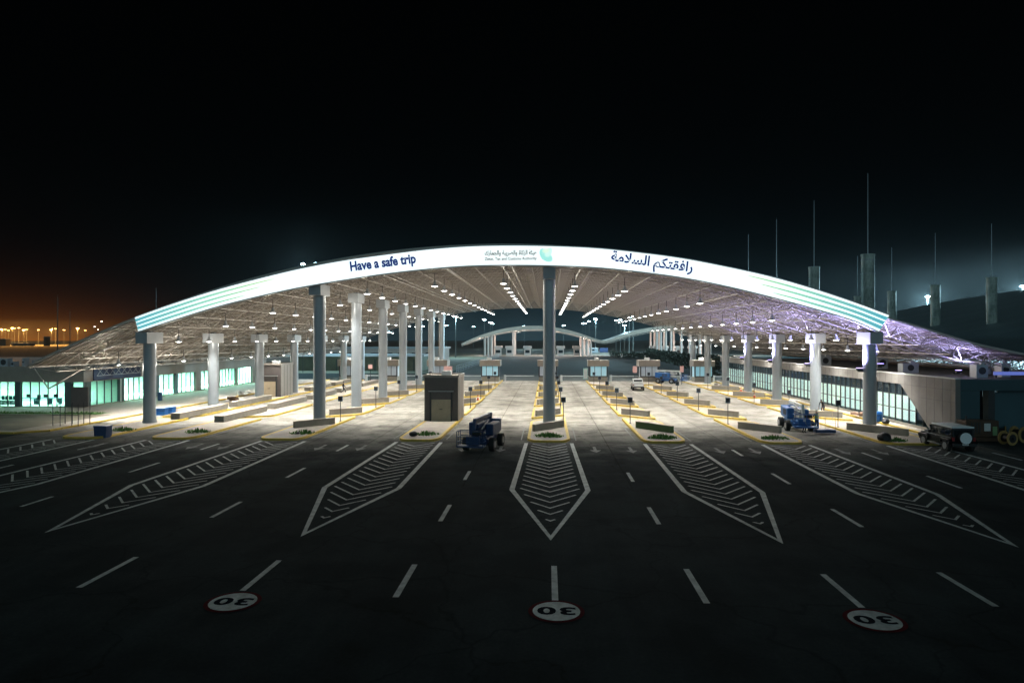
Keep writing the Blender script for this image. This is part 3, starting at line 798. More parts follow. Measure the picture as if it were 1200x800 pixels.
# ---------------------------------------------------------------- left building
def side_building_left():
    t = empty('terminal_building', (-54, 77, 0))
    tag(t, 'low terminal building on the left with teal lit glazing', 'building')
    O = Vector((-54,77,0)); W_ = 60; D = 52; HT = 4.85; GH = 3.05
    b = B()   # parapets above the glazing
    b.box((-W_/2, .2, (HT+GH)/2), (W_, .4, HT-GH))
    b.box((-.2, D/2+.2, (HT+GH)/2), (.4, D-.4, HT-GH))
    b.build('parapet', M['stone'], t)
    B().box((-W_/2-.5, D/2, HT-.35),(W_-.2, D-.6, .2)).build('roof', M['rooftop'], t)
    B().box((-W_/2, .25, .1),(W_, .5, .2)).build('plinth', M['wallc'], t)
    B().box((-.25, D/2+.25, .1),(.5, D-.5, .2)).build('plinth', M['wallc'], t)
    # interior
    b = B(); b.box((-3.6, D-.1, GH/2),(7,.2,GH))
    b.box((-W_/2, 7, GH/2+.1),(W_, .2, GH+.2)); b.box((-7, D/2+3.6, GH/2+.1),(.2, D-7.4, GH+.2))
    b.build('interior_wall', M['interior'], t)
    B().prism([(-W_,.5),(-.5,.5),(-.5,D-.2),(-6.9,D-.2),(-6.9,7),(-W_,7)], .16, .2).build('interior_floor', M['interior'], t)
    B().prism([(-W_,.42),(-.42,.42),(-.42,D-.2),(-6.9,D-.2),(-6.9,7),(-W_,7)], GH+.02, GH+.08).build('interior_ceiling', M['interior'], t)
    for x in (-46,-34,-25,-16,-7): area('ceiling_light', t, (x, 3.6, GH-.1), 1500 if x > -20 else 2600, (.90,1,.95), 6, 1.2)
    for y in (10,18,26,34,42,49): area('ceiling_light', t, (-3.6, y, GH-.1), 2200, (.90,1,.95), 1.2, 5)
    # glazing: panes with thin mullions, piers between
    def run_front(xa, xb, m=None):
        B().box(((xa+xb)/2, .30, GH/2+.1),(xb-xa, .02, GH-.2)).build('window_pane', m or M['tealglass'], t)
        n = max(1, round((xb-xa)/1.15))
        bb = B()
        for i in range(n+1): bb.box((xa+(xb-xa)*i/n, .24, GH/2+.1),(.07,.12,GH-.2))
        bb.build('window_frame', M['mullion'], t)
    def run_side(ya, yb, m=None):
        B().box((-.30, (ya+yb)/2, GH/2+.1),(.02, yb-ya, GH-.2)).build('window_pane', m or M['tealglass'], t)
        n = max(1, round((yb-ya)/1.3)); bb = B()
        for i in range(n+1): bb.box((-.24, ya+(yb-ya)*i/n, GH/2+.1),(.12,.07,GH-.2))
        bb.build('window_frame', M['mullion'], t)
    for a, c in ((-40,-30.4),(-29.8,-20.4),(-19.6,-12.9),(-12.0,-8.3),(-7.6,-3.0),(-2.2,-.9)): pass
    fx = lambda px: (pY(px, 450, 77.2).x+54)
    run_front(-40, fx(-12)); run_front(fx(-10), fx(18.5)); run_front(fx(25), fx(77)); run_front(fx(85), fx(99))
    for a, c in ((fx(18.5),fx(25)),(fx(77),fx(85)),(fx(99),0.0),(fx(-12),fx(-10))): B().box(((a+c)/2,.2,GH/2),(abs(c-a),.38,GH)).build('pier', M['pier'], t)
    B().box((fx(95),-.03,1.35),(2.1,.1,2.3)).build('door', M['kiosk'], t)
    def sy(px): return xpy(-54, px)-77
    ed = [(107,141),(146,171),(187,206),(209,230),(236,256),(258,277),(279,296)]
    prev = .5
    for i, (a, c) in enumerate(ed):
        ya, yc = sy(a), sy(c)
        if ya < .6: ya = .6
        run_side(ya, yc, M['tealglass'])
        B().box((-.22,(prev+ya)/2,GH/2),(.4,max(.2,ya-prev),GH)).build('pier', M['stone'] if i > 3 else M['pier'], t); prev = yc
    B().box((-.22,(prev+D)/2,GH/2),(.4,D-prev,GH)).build('pier', M['stone'], t)
    # deep blue entrance band
    y0, y1 = sy(105)+.6, sy(164)
    B().box((.06,(y0+y1)/2,4.0),(.12,y1-y0,1.75)).build('blue_band', M['navypanel'], t)
    segs = []
    yy = np.linspace(y0, y1, 9)
    for i in range(8):
        segs += [((.5,yy[i],3.7),(.5,yy[i+1],3.7),.04),((.5,yy[i],4.7),(.5,yy[i+1],4.7),.04),((.5,yy[i],3.7),(.5,yy[i+1],4.7),.03),((.5,yy[i+1],3.7),(.5,yy[i],4.7),.03)]
    members('lattice_girder', segs, M['cap'], t)
side_building_left()
# rear wall so that the space behind reads as a building end
def furniture():
    for i, px in enumerate((2,6.5,11,15.5)):
        t = empty('waiting_chair', pY(px, 470, 79.2)); t.location.z = .2
        B().box((0,0,.45),(.42,.42,.07),bev=.02).build('seat', M['furn'], t)
        B().box((0,.2,.78),(.42,.06,.5),bev=.02).build('backrest', M['furn'], t)
        for sx_ in (-1,1): B().box((sx_*.17,0,.22),(.04,.36,.42)).build('leg', M['rim'], t)
        tag(t, f'dark blue waiting chair behind the far left window, {ORD[i]} from the left', 'chair', 'waiting chairs behind the far left window')
    for i, (px, w) in enumerate(((32,2.2),(52,1.7),(64,1.5))):
        t = empty('office_desk', pY(px, 470, 79.8)); t.location.z = .2
        B().box((0,0,.74),(w,.7,.05)).build('desk_top', M['furn'], t)
        for sx_ in (-1,1): B().box((sx_*(w/2-.05),0,.37),(.05,.6,.72)).build('leg', M['furn'], t)
        B().box((.1,.1,1.0),(.55,.05,.38)).build('monitor', M['black'], t)
        tag(t, f'dark desk with a monitor behind the left teal window, {ORD[i]} from the left', 'desk', 'desks behind the left teal window')
    t = empty('office_chair', pY(44, 470, 79.0)); t.location.z = .2
    B().box((0,0,.5),(.5,.5,.1),bev=.03).build('seat', M['furn'], t); B().box((0,.22,.9),(.46,.08,.6),bev=.03).build('backrest', M['furn'], t)
    B().cyl((0,0,.05),(0,0,.5),.04).build('stem', M['furn'], t)
    tag(t, 'dark swivel chair between the desks behind the left teal window', 'chair')
furniture()
# roof plant on the left building
def hvac(p, w, h, lab, d=1.2, duct=True):
    t = empty('rooftop_unit', p)
    B().box((0,0,h/2),(w,d,h),bev=.03).build('casing', M['column'], t)
    B().cyl((0,-d/2-.03,h*.55),(0,-d/2+.02,h*.55),min(w,h)*.32,n=16).build('fan_grille', M['dark'], t)
    if duct: B().box((w*.25,0,h+.1),(w*.3,.3,.2)).build('duct', M['cap'], t)
    tag(t, lab, 'rooftop unit', 'ventilation units on the building roofs')
for px, z, w, h, lab in ((7,79,1.05,1.1,'grey ventilation unit at the far left roof edge, the largest of the group'),(17.5,79,.45,.75,'narrow grey vent pipe box on the left roof'),(30,79,.3,1.15,'tall thin grey vent on the left roof near the canopy corner'),(42,80,.4,.8,'small grey vent under the left canopy corner')):
    p = pY(px, 400, z); hvac(Vector((p.x,p.y,4.7)), w, h, lab, .8, False)

# left pavement with kerb and grass
pts = [(-150,55.6),(-45.2,56.0),(-43.6,57.6),(-43.2,76),(-43.4,134),(-53.7,134),(-53.7,76.6),(-150,76.6)]
o = B().prism(pts, 0, .13).build('pavement', M['paver']); tag(o, kind='structure')
b = B(); miter(b, [(-150,55.5),(-45.3,55.9),(-43.5,57.5),(-43.1,76),(-43.3,134)], .3, .15); 
for a, c in (((-150,55.5),(-45.3,55.9)),((-45.3,55.9),(-43.5,57.5)),((-43.5,57.5),(-43.1,76)),((-43.1,76),(-43.3,134))):
    a_, c_ = Vector(a), Vector(c); d = (c_-a_); m_ = (a_+c_)/2; b.box((m_.x,m_.y,.073),(d.length,.3,.147),rz=math.atan2(d.y,d.x))
b.build('kerb', M['kerb'], o)
o = sheet('grass_strip', [(-150,69.6),(-47.5,69.6),(-46.6,71.2),(-150,71.2)], .15, M['leaf'])
o = sheet('dirt_patch', [(-150,57),(-46.3,57),(-45.6,69.4),(-150,69.4)], .142, mat('dirt', (.22,.19,.13), .95, nscale=.5, namt=.5))
b = B(); rnd = random.Random(3)
for i in range(1600):
    x = rnd.uniform(-85,-47); y = rnd.uniform(69.6,71.2); h = rnd.uniform(.08,.28); a = rnd.uniform(0,3.14); w = .04
    b._f([(x-w*math.cos(a),y-w*math.sin(a),.15),(x+w*math.cos(a),y+w*math.sin(a),.15),(x+rnd.uniform(-.1,.1),y,.15+h)], [(0,1,2)])
tag(b.build('grass', M['leaf']), 'long grass in the strip before the left building', 'grass', kind='stuff')

# right sidewalk and building
o = B().prism([(31.9,56.2),(32.99,56.2),(32.99,134),(31.9,134)], 0, .14).build('pavement', M['paver']); tag(o, kind='structure')
B().box((31.78,95.1,.078),(.24,77.8,.156)).build('kerb', M['kerb'], o)
def blind_mat():
    m = bpy.data.materials.new('lit_window'); m.use_nodes = True; t = m.node_tree; p = t.nodes['Principled BSDF']
    co = t.nodes.new('ShaderNodeTexCoord'); mp = t.nodes.new('ShaderNodeMapping'); mp.inputs['Scale'].default_value = (1,.9,.15)
    n = t.nodes.new('ShaderNodeTexNoise'); n.inputs['Scale'].default_value = .6; n.inputs['Detail'].default_value = 5
    t.links.new(co.outputs['Object'], mp.inputs[0]); t.links.new(mp.outputs[0], n.inputs['Vector'])
    r = t.nodes.new('ShaderNodeValToRGB'); e = r.color_ramp.elements
    e[0].position = .32; e[0].color = (.36,.52,.54,1); e[1].position = .62; e[1].color = (.92,1,.84,1)
    t.links.new(n.outputs['Fac'], r.inputs[0]); t.links.new(r.outputs[0], p.inputs['Emission Color']); p.inputs['Emission Strength'].default_value = 1.3
    p.inputs['Base Color'].default_value = (.5,.5,.5,1); return m
def right_building():
    t = empty('terminal_building', (33, 57, 0))
    tag(t, 'low terminal building on the right with a stone wall and slanted glazing end', 'building')
    D = 75
    # local: x = depth into the building, y = along the road, z
    b = B()
    b.prism([(0,0),(3.2,0),(3.35,.0),(8.6,3.86),(D,3.86),(D,4.8),(0,4.8)], .0, .4, 'x')
    w = b.build('stone_wall', mat('grey_stone_panels', (.23,.215,.20), .75, nscale=.5, namt=.3), t)
    # vertical joints of the cladding
    b = B()
    for i in range(9): b.box((-.004, .6+i*1.15, 2.4), (.012,.025,4.7 if i < 3 else 4.7-max(0,(.6+i*1.15-3.3)*.72)))
    b.bm.free(); b = B()
    for i in range(62): b.box((-.003, .6+i*1.2, 4.33),(.01,.02,.9))
    for i in range(3): b.box((-.003, .6+i*1.2, 1.95),(.01,.02,3.85))
    for i in range(3,7):
        yb_ = .6+i*1.2; z0 = max(0,(yb_-3.35)*3.86/5.25)+.1; b.box((-.003, yb_, (z0+3.86)/2),(.01,.02,3.86-z0))
    b.box((-.003, 2.6, 2.9),(.01,5.2,.02)); b.box((-.003, 37, 3.88),(.01,74,.02))
    b.build('wall_joint', M['dark'], w)
    B().box((.2, D/2, 4.84),(.5, D, .08)).build('coping', M['white'], t)
    # glazing
    g = B(); g.prism([(3.5,.12),(8.6,3.84),(D,3.84),(D,.12)], .26, .28, 'x'); g.build('window_pane', M['blueglass'], t)
    lit = B().prism([(7.4,.45),(7.4,2.75),(D-.5,2.75),(D-.5,.45)], .75, .8, 'x').build('lit_blind', blind_mat(), t)
    B().prism([(7.4,2.8),(3.4,.1),(D,.1),(D,.43),(7.3,.43),(7.3,2.8)][1:5]+[], .6, .7, 'x').build('window_sill_wall', M['tealwall'], t)
    B().box((4, D/2+1.5, 1.9),(.2, D-3.5, 3.9)).build('interior_wall', M['navypanel'], t)
    b = B(); ns = int((D-3.6)/1.22)
    for i in range(ns+1):
        y = 3.8+i*1.22; zt = min(3.84, (y-3.35)*3.86/5.25+.0); 
        if zt > .4: b.box((.2,y,(zt+.12)/2),(.12,.075,zt-.12))
    for z in (1.55, 2.85): b.prism([(3.35+5.25*z/3.86,z-.03),(D,z-.03),(D,z+.03),(3.35+5.25*z/3.86+.03,z+.03)], .15, .26, 'x')
    b.build('window_frame', M['mullion'], t)
    B().box((-.04, 4+(D-4)/2, .22),(.1, D-4, .3)).build('plinth', M['wallc'], t)
    # front facade, recessed dark bays
    Wd = 60
    b = B(); b.box((Wd/2+.405,.19,4.345),(Wd,.4,.89)); b.box((1.165,.21,1.94),(1.52,.4,3.88))
    b.box((Wd/2+1.9,.8,1.95),(Wd-3.8,.3,3.9)); b.build('front_wall', M['tealwall'], t)
    b = B()
    for x in (3.0, 7.3, 11.6, 15.9): B().box((x-.1+.0,.45,1.95),(.5,.7,3.9)).build('pier', M['dark'], t)
    M['shutter'] = mat('shutter_panel', (.040,.105,.13), .5, nscale=.5, namt=.2)
    for x in (5.1, 9.4, 13.7): B().box((x,.62,1.9),(3.6,.06,3.6)).build('shutter', M['shutter'], t)
    B().box((Wd/2,D/2,4.4),(Wd-1,D-1,.2)).build('roof', M['rooftop'], t)
right_building()
for i, (x, y, w, h) in enumerate(((38.5,63,1.0,1.2),(41.5,64.5,.8,1.3),(37,72,1.6,1.0),(39,82,1.2,1.3),(43,70,1.4,1.2),(36.5,92,1.5,1.2),(40,101,1.5,1.2))):
    hvac(Vector((x,y,4.6)), w, h, f'ventilation box on the right building roof, {ORD[i]} from the dark front corner', 1.0)
t = empty('strip_light', (41.6, 61.0, 4.75))
B().box((0,0,.35),(6.2,.12,.3),bev=.03).build('light_tube', M['bluestrip'], t)
for s in (-1,1): B().box((s*2.8,.1,.12),(.12,.1,.3)).build('bracket', M['dark'], t)
tag(t, 'long blue violet strip light along the right roof edge', 'light')

# ---------------------------------------------------------------- kiosks on the islands
def kiosk(loc, lab, w=3.25, d=4.4, h=4.2):
    t = empty('kiosk', loc)
    B().box((0,d/2,h/2),(w,d,h),bev=.02).build('body', M['kiosk'], t)
    B().box((w/2+.03,d/2,h/2),(.05,d-.1,h-.05)).build('side_cladding', M['kiosklight'], t)
    b = B()
    for i in range(1,4): b.box((w/2+.06,i*d/4,h/2),(.03,.05,h-.06))
    b.build('cladding_joint', M['kiosk'], t)
    b = B(); b.box((0,d/2,h+.04),(w+.2,d+.2,.08)); b.box((0,-.06,h+.14),(w+.2,.1,.2)); b.box((w/2+.06,d/2,h+.14),(.1,d+.2,.2)); b.box((-w/2-.06,d/2,h+.14),(.1,d+.2,.2)); b.box((0,d+.06,h+.14),(w+.2,.1,.2))
    b.build('roof', M['kiosklight'], t)
    fr = B(); fr.box((-1.02,-.06,1.4),(.16,.14,2.8)); fr.box((1.02,-.06,1.4),(.16,.14,2.8)); fr.box((0,-.08,2.86),(2.4,.2,.12)); fr.build('portal_frame', M['dark'], t)
    B().box((0,-.06,2.88),(2.42,.26,.05)).build('frame_cap', M['white'], t)
    dr = B().box((0,-.03,1.06),(1.86,.08,2.05)).build('door_panel', M['tan'], t)
    B().box((0,-.09,1.15),(.3,.04,.06)).build('handle', M['dark'], dr)
    B().box((.3,d*.4,h+.35),(.9,.8,.5),bev=.03).build('roof_unit', M['white'], t)
    tag(t, lab, 'kiosk', 'boxy brown kiosks on the islands')
p = gp(517.5, 495); kiosk((p.x-.05, p.y, .15), 'brown boxy kiosk with a tan door behind the dark blue lift')
p = gp(315.5, 466); kiosk((p.x, p.y, .15), 'brown boxy kiosk with a tan door among the left columns', h=4.35)

# booths at the far end of the lanes
def booth(x, y, lab, cyan):
    t = empty('toll_booth', (x, y, .15))
    B().box((0,1.5,3.45),(3.9,3.6,1.15),bev=.03).build('roof', M['kiosklight'], t)
    B().box((0,1.5,.45),(3.3,3.0,.9)).build('base', M['wallc'], t)
    gl = B().box((0,1.5,1.88),(3.1,2.8,1.95)).build('window_pane', emat('booth_glass', (.05,.30,.40) if cyan else (.03,.10,.17), .8 if cyan else .55, False), t)
    for sx_ in (-1,1):
        for y_ in (.1, 2.9): B().box((sx_*1.6,y_,1.9),(.22,.22,2.0)).build('corner_post', M['dark'], t)
    b = B(); b.box((-.7,.08,1.9),(.1,.08,2.0)); b.box((.5,.08,1.9),(.1,.08,2.0)); b.box((0,.08,1.0),(3.3,.1,.2))
    b.build('frame', M['dark'], t)
    B().box((-.25,1.2,4.25),(.8,.8,.5),bev=.03).build('roof_unit', M['white'], t)
    tag(t, lab, 'booth', 'glazed toll booths across the lanes')
BX = {-4:-37.8,-3:-30,-2:-20.7,-1:-10.7,0:.15,1:9.6,2:19.0,3:29.0}
for k, x in BX.items():
    booth(x, 128, f'glazed booth with beige roof at the far end of the {INAME[k]}', k in (1,-1,3))
    bt = empty('barrier_gate', (x+2.6, 131.5, .1))
    B().box((0,0,.55),(.4,.4,1.1),bev=.03).build('cabinet', M['white'], bt)
    B().box((2.8,-.25,.95),(5.6,.08,.14)).build('arm', M['white'], bt)
    tag(bt, f'white lowered barrier beside the booth of the {INAME[k]}', 'barrier', 'white lane barriers beside the booths')
def board(px, py0, py1, z, w, lab, h0=None):
    p = pz(px, (py0+py1)/2, z); t = empty('sign_board', (p.x,p.y,0)); hh = (py1-py0)*z/F
    B().box((0,0,p.z),(w,.08,hh),bev=.02).build('board', M['pink'], t)
    B().cyl((0,.08,0),(0,.08,p.z),.05,n=8).build('post', M['dark'], t)
    tag(t, lab, 'sign', 'pale pink sign boards near the booths')
board(525, 429, 441, 118, 1.45, 'large pale pink board rising behind the brown kiosk')
board(744, 429, 436.5, 122, .75, 'small pale pink board just left of the white pickup')
board(799, 429, 436, 122, .65, 'small pale board between the blue lift and the right booth')
board(434, 427, 432, 122, .75, 'small pale pink board between the left columns')
# white cabinet by the booth and tall white pole
p = gp(686, 444); t = empty('cabinet', p); B().box((0,0,1.1),(.85,.7,2.2),bev=.03).build('cabinet_body', mat('pale_teal_paint', (.40,.62,.56), .5), t); B().box((0,-.36,1.1),(.7,.02,1.9)).build('cabinet_door', M['white'], t)
tag(t, 'pale green upright cabinet left of the cyan booth', 'cabinet')

# ---------------------------------------------------------------- vehicles
def wheel(parent, x, y, r, w, name='wheel', rimr=.6):
    s = 1 if x > 0 else -1
    o = B().cyl((-w/2,0,0),(w/2,0,0),r,n=24).build(name, M['rubber'], parent, loc=(x,y,r), smooth=True)
    B().cyl((s*w/2-.01*s,0,0),(s*(w/2+.02),0,0),r*rimr,n=16).build('rim', M['rim'], o)
    return o
def car_suv(loc, rz):
    # local: front = +Y
    t = empty('parked_car', loc, rz)
    b = B(); b.prism([(-2.05,.42),(-2.1,1.05),(1.95,1.05),(2.1,.95),(2.12,.45)], -.82, .82, 'x')   # lower tub
    bmesh.ops.bevel(b.bm, geom=list(b.bm.edges), offset=.05, segments=2, affect='EDGES')
    b.build('body', M['carblack'], t, smooth=True)
    b = B(); b.prism([(-2.08,1.03),(-2.02,1.70),(.55,1.70),(.95,1.04)], -.76, .76, 'x')
    bmesh.ops.bevel(b.bm, geom=list(b.bm.edges), offset=.04, segments=2, affect='EDGES')
    b.build('cabin', M['carblack'], t, smooth=True)
    B().box((0,-.72,1.77),(1.56,2.68,.12),bev=.05).build('roof', M['silver'], t, smooth=True)
    b = B()
    for s in (-1,1):
        for y0, y1 in ((-1.92,-1.15),(-1.05,-.25),(-.15,.62)): b.box((s*.768,(y0+y1)/2,1.38),(.02,y1-y0,.44))
    b.box((0,-2.065,1.4),(1.25,.02,.42)); b.build('window', M['glassdark'], t)
    b = B()
    for s in (-1,1): b.box((s*.83,0,1.02),(.03,3.9,.04)); b.box((s*.835,-.1,.98),(.02,.14,.03))
    b.build('body_moulding', M['rim'], t)
    b = B(); b.box((0,1.5,1.09),(1.1,1.15,.1),bev=.04); b.build('bonnet', M['carblack'], t, smooth=True)
    b = B(); b.box((0,.86,1.36),(1.4,.02,.6),rx=R(-29)); b.build('windscreen', M['glassdark'], t)
    for s in (-1,1):
        for y in (-1.42,1.42):
            b = B(); b.box((s*.86,y,.86),(.24,1.15,.14),bev=.04); b.box((s*.86,y-.55,.72),(.22,.14,.3),rx=R(25)); b.box((s*.86,y+.55,.72),(.22,.14,.3),rx=R(-25))
            b.build('fender', M['carblack'], t)
    for x in (-.8,.8):
        for y in (-1.42,1.42): wheel(t, x, y, .41, .27)
    B().box((0,-2.22,.55),(1.6,.2,.22),bev=.04).build('rear_bumper', M['black'], t)
    B().box((0,2.2,.55),(1.6,.22,.24),bev=.04).build('front_bumper', M['black'], t)
    sp = B().cyl((0,-2.1,1.05),(0,-2.36,1.05),.43,n=28).build('spare_wheel', M['rubber'], t, smooth=True)
    B().cyl((0,-2.355,1.05),(0,-2.39,1.05),.40,n=28).build('wheel_cover', M['silver'], sp)
    for s in (-1,1): B().box((s*.72,-2.12,.95),(.16,.05,.26)).build('tail_light', mat('tail_red', (.25,.01,.01), .3), t)
    for s in (-1,1): B().cyl((s*.5,2.08,.85),(s*.5,2.14,.85),.12).build('headlight', M['silver'], t)
    b = B(); b.box((0,2.13,.82),(.6,.04,.34)); b.build('grille', M['silver'], t)
    B().box((0,-2.33,.62),(.42,.02,.13)).build('number_plate', M['white'], t)
    for s in (-1,1): B().box((s*.92,.55,1.18),(.2,.12,.2),bev=.02).build('mirror', M['black'], t)
    b = B()
    for s in (-1,1): b.box((s*.88,0,.4),(.12,1.7,.07))
    b.build('side_step', M['rim'], t)
    tag(t, 'black off-road car with a silver roof and covered spare wheel, parked at right', 'car')
a = gp(1085, 521.5); c = gp(1108, 528)
hd = math.atan2(a.y-c.y, a.x-c.x)-math.pi/2
r_ = Vector((math.cos(hd), math.sin(hd), 0)); mid = (a+c)/2 + r_*.8
car_suv((mid.x, mid.y, 0), hd)
def pickup(loc, rz):
    t = empty('pickup_truck', loc, rz)
    b = B(); b.prism([(-2.5,.5),(-2.5,1.08),(2.45,1.05),(2.55,.85),(2.55,.5)], -.88,.88,'x'); bmesh.ops.bevel(b.bm, geom=list(b.bm.edges), offset=.06, segments=2, affect='EDGES'); b.build('body', M['white'], t, smooth=True)
    b = B(); b.prism([(-.85,1.05),(-.7,1.78),(.75,1.78),(1.25,1.05)], -.8,.8,'x'); bmesh.ops.bevel(b.bm, geom=list(b.bm.edges), offset=.06, segments=2, affect='EDGES'); b.build('cabin', M['white'], t, smooth=True)
    b = B(); b.box((0,-.79,1.42),(1.3,.03,.42),rx=R(12)); b.build('rear_window', M['glassdark'], t)
    b = B()
    for s in (-1,1): b.box((s*.80,.1,1.42),(.02,1.3,.42))
    b.build('window', M['glassdark'], t)
    B().box((0,-1.65,1.06),(1.5,1.5,.06)).build('load_bed', M['black'], t)
    for x in (-.8,.8):
        for y in (-1.6,1.6): wheel(t, x, y, .38, .25)
    B().box((0,-2.58,.6),(1.7,.14,.2),bev=.03).build('rear_bumper', M['dark'], t)
    for s in (-1,1): B().box((s*.8,-2.52,.9),(.12,.04,.22)).build('tail_light', mat('tail_red2', (.3,.01,.01), .3), t)
    tag(t, 'small white pickup truck driving away in the lane right of the cyan booth', 'pickup')
p = gp(749, 457.5); pickup((p.x, p.y+2.0, 0), R(-3))

def boom_lift(loc, rz, body, boom, lab, plate=False):
    # folded articulated boom lift, basket end = -Y
    t = empty('boom_lift', loc, rz)
    B().box((0,.2,.72),(1.35,3.4,.42),bev=.06).build('chassis', body, t)
    for x in (-.98,.98):
        for y in (-1.0,1.5): wheel(t, x, y, .48, .36, rimr=.5)
    b = B()
    for y in (-1.0,1.5): b.cyl((-.85,y,.48),(.85,y,.48),.1,n=8)
    b.build('axle', M['dark'], t)
    b = B(); b.box((-.62,.5,1.5),(.62,2.2,.95),bev=.1); b.box((.62,.5,1.45),(.62,2.2,.85),bev=.1); b.box((0,1.9,1.55),(1.75,.55,.95),bev=.08)
    tu = b.build('turret_hood', body, t)
    b = B()
    for i in range(4): b.box((-.94,-.1+i*.28,1.55),(.02,.16,.5))
    b.build('vent_grille', M['dark'], tu)
    b = B(); b.box((0,.3,1.35),(.28,3.4,.32),bev=.03); b.box((0,.1,1.82),(.26,3.6,.30),bev=.03); b.box((0,-.2,2.28),(.24,4.0,.28),bev=.03); b.box((0,2.0,1.85),(.3,.35,1.2),bev=.03)
    bo = b.build('boom', boom, t)
    b = B(); b.cyl((.2,-1.2,1.5),(.2,.7,2.0),.07,n=10); b.cyl((-.2,-1.5,1.9),(-.2,.3,2.35),.06,n=10); b.build('hydraulic_ram', M['rim'], bo)
    b = B(); b.box((0,-2.3,1.85),(.22,.3,1.15),rx=R(-20),bev=.03); b.box((0,-2.5,1.15),(.2,.5,.25)); b.build('jib', boom, t)
    bk = B(); bk.box((0,-3.05,.62),(1.9,.85,.10)); bk.box((0,-2.66,.95),(1.0,.1,.6)); fl = bk.build('basket_floor', body, t)
    segs = []
    cs = [(-.93,-3.45),(.93,-3.45),(.93,-2.65),(-.93,-2.65)]
    for i in range(4):
        p_, q_ = cs[i], cs[(i+1)%4]
        for z in (.95,1.3,1.68): segs.append(((p_[0],p_[1],z),(q_[0],q_[1],z),.025))
        segs.append(((p_[0],p_[1],.62),(p_[0],p_[1],1.68),.03)); segs.append((((p_[0]+q_[0])/2,(p_[1]+q_[1])/2,.62),((p_[0]+q_[0])/2,(p_[1]+q_[1])/2,1.68),.025))
    members('basket_rail', segs, body, t, 5)
    B().box((.3,-2.75,1.5),(.6,.25,.3),bev=.03).build('control_panel', M['black'], t)
    tag(t, lab, 'boom lift', 'folded boom lifts standing in the lanes')
    return t
a = gp(545, 537.5); c = gp(573, 525)
p = gp(559, 530); d = Vector((a.x-c.x, a.y-c.y))
boom_lift((p.x+.25, p.y+1.9, 0), R(-10), M['bluedark'], M['bluedark'], 'dark blue folded boom lift in front of the brown kiosk')
p = gp(946, 508); boom_lift((p.x+.05, p.y+2.7, 0), R(-6), M['blue'], M['white'], 'bright blue boom lift with a white boom beside workers in yellow vests')
p = gp(785, 450); boom_lift((p.x, p.y+2.0, 0), R(62), M['blue'], M['white'], 'small blue boom lift far back beside the right booths')
# blue beam lying in front of the lift
p = gp(968, 509); o = B().box((0,0,.25),(1.7,.7,.3),bev=.08).build('blue_crate', M['bluedark']); o.location = (p.x, p.y+.3, .02); tag(o, 'flat dark blue crate on the road right of the bright blue lift', 'crate')

def bin_(px, py, w, h, d, m, lab, nm='waste_container', z0=0.0, cat='container'):
    p = gp(px, py, z0); t = empty(nm, (p.x, p.y+d/2, z0))
    b = B(); b.prism([(-w/2*.9,0),(w/2*.9,0),(w/2,h),(-w/2,h)], -d/2, d/2, 'y'); b.build('body', m, t)
    B().box((0,0,h+.03),(w+.08,d+.08,.09),bev=.02).build('lid', m, t)
    b = B(); b.box((0,-d/2-.02,h*.75),(w*.96,.06,.06)); b.build('rim', M['bluedark'], t)
    tag(t, lab, cat, 'blue waste containers')
bin_(117, 513, 1.05, .9, .8, M['bluedark'], 'dark blue waste container alone on the asphalt at left')
bin_(188, 486.5, .95, .65, .7, M['blue'], 'blue waste container just right of the front left column', z0=.15)
bin_(198, 485, .75, .65, .7, M['blue'], 'small blue waste container, right one of the pair by the front left column', z0=.15)
bin_(186.5, 469.5, .4, 1.0, .4, M['bluedark'], 'narrow dark blue bin against the left building glazing', z0=.13)
p = gp(1031, 494, .14); t = empty('barrel', (p.x-.1,p.y,.14)); B().lathe([(.28,0),(.36,.3),(.36,.7),(.33,.95),(.2,1.0)],18).build('barrel_body', M['blue'], t, smooth=True); B().lathe([(.375,.62),(.375,.68),(.3,.68)],18).build('hoop', M['bluedark'], t)
tag(t, 'bright blue barrel on the pavement by the right glazing', 'barrel')
sack(1038, 496, 'black sack beside the bright blue barrel', .9)
# cable drum and generator by the dark facade
def drum(px, py, r, lab, rz):
    p = gp(px, py); t = empty('cable_drum', (p.x,p.y,0), rz)
    for y in (-.35,.35): B().cyl((0,y-.04,r),(0,y+.04,r),r,n=32).build('flange', M['wood'], t)
    B().cyl((0,-.42,r),(0,.42,r),r*.62,n=24).build('cable', M['black'], t); B().cyl((0,-.52,r),(0,.52,r),.09,n=12).build('hub', M['dark'], t)
    tag(t, lab, 'cable drum', 'wooden cable drums by the dark facade')
drum(1181, 521, .52, 'wooden cable drum with a yellow flange facing the road at far right', R(18))
drum(1194, 518, .62, 'wooden cable drum half out of frame at the far right edge', R(25))
drum(1172, 513, .5, 'smaller dark wooden cable drum behind the yellow one', R(60))
p = gp(1153, 518); t = empty('generator', (p.x,p.y+.8,0), R(4))
B().box((0,0,.2),(2.9,1.4,.3)).build('skid', M['rust'], t); B().box((0,0,1.0),(2.6,1.2,1.3),bev=.05).build('casing', M['rust'], t)
b = B(); [b.box((-.9+i*.22,-.62,1.1),(.1,.03,.8)) for i in range(4)]; b.build('grille', M['dark'], t)
B().box((.35,-.62,1.15),(.5,.03,.6)).build('control_panel', M['white'], t); B().cyl((-.9,0,1.6),(-.9,0,2.0),.07).build('exhaust', M['dark'], t)
B().box((.95,-.62,.85),(.35,.03,.7)).build('label_plate', mat('green_plate', (.2,.35,.15), .5), t)
tag(t, 'brown rusty generator set standing before the dark facade', 'generator')
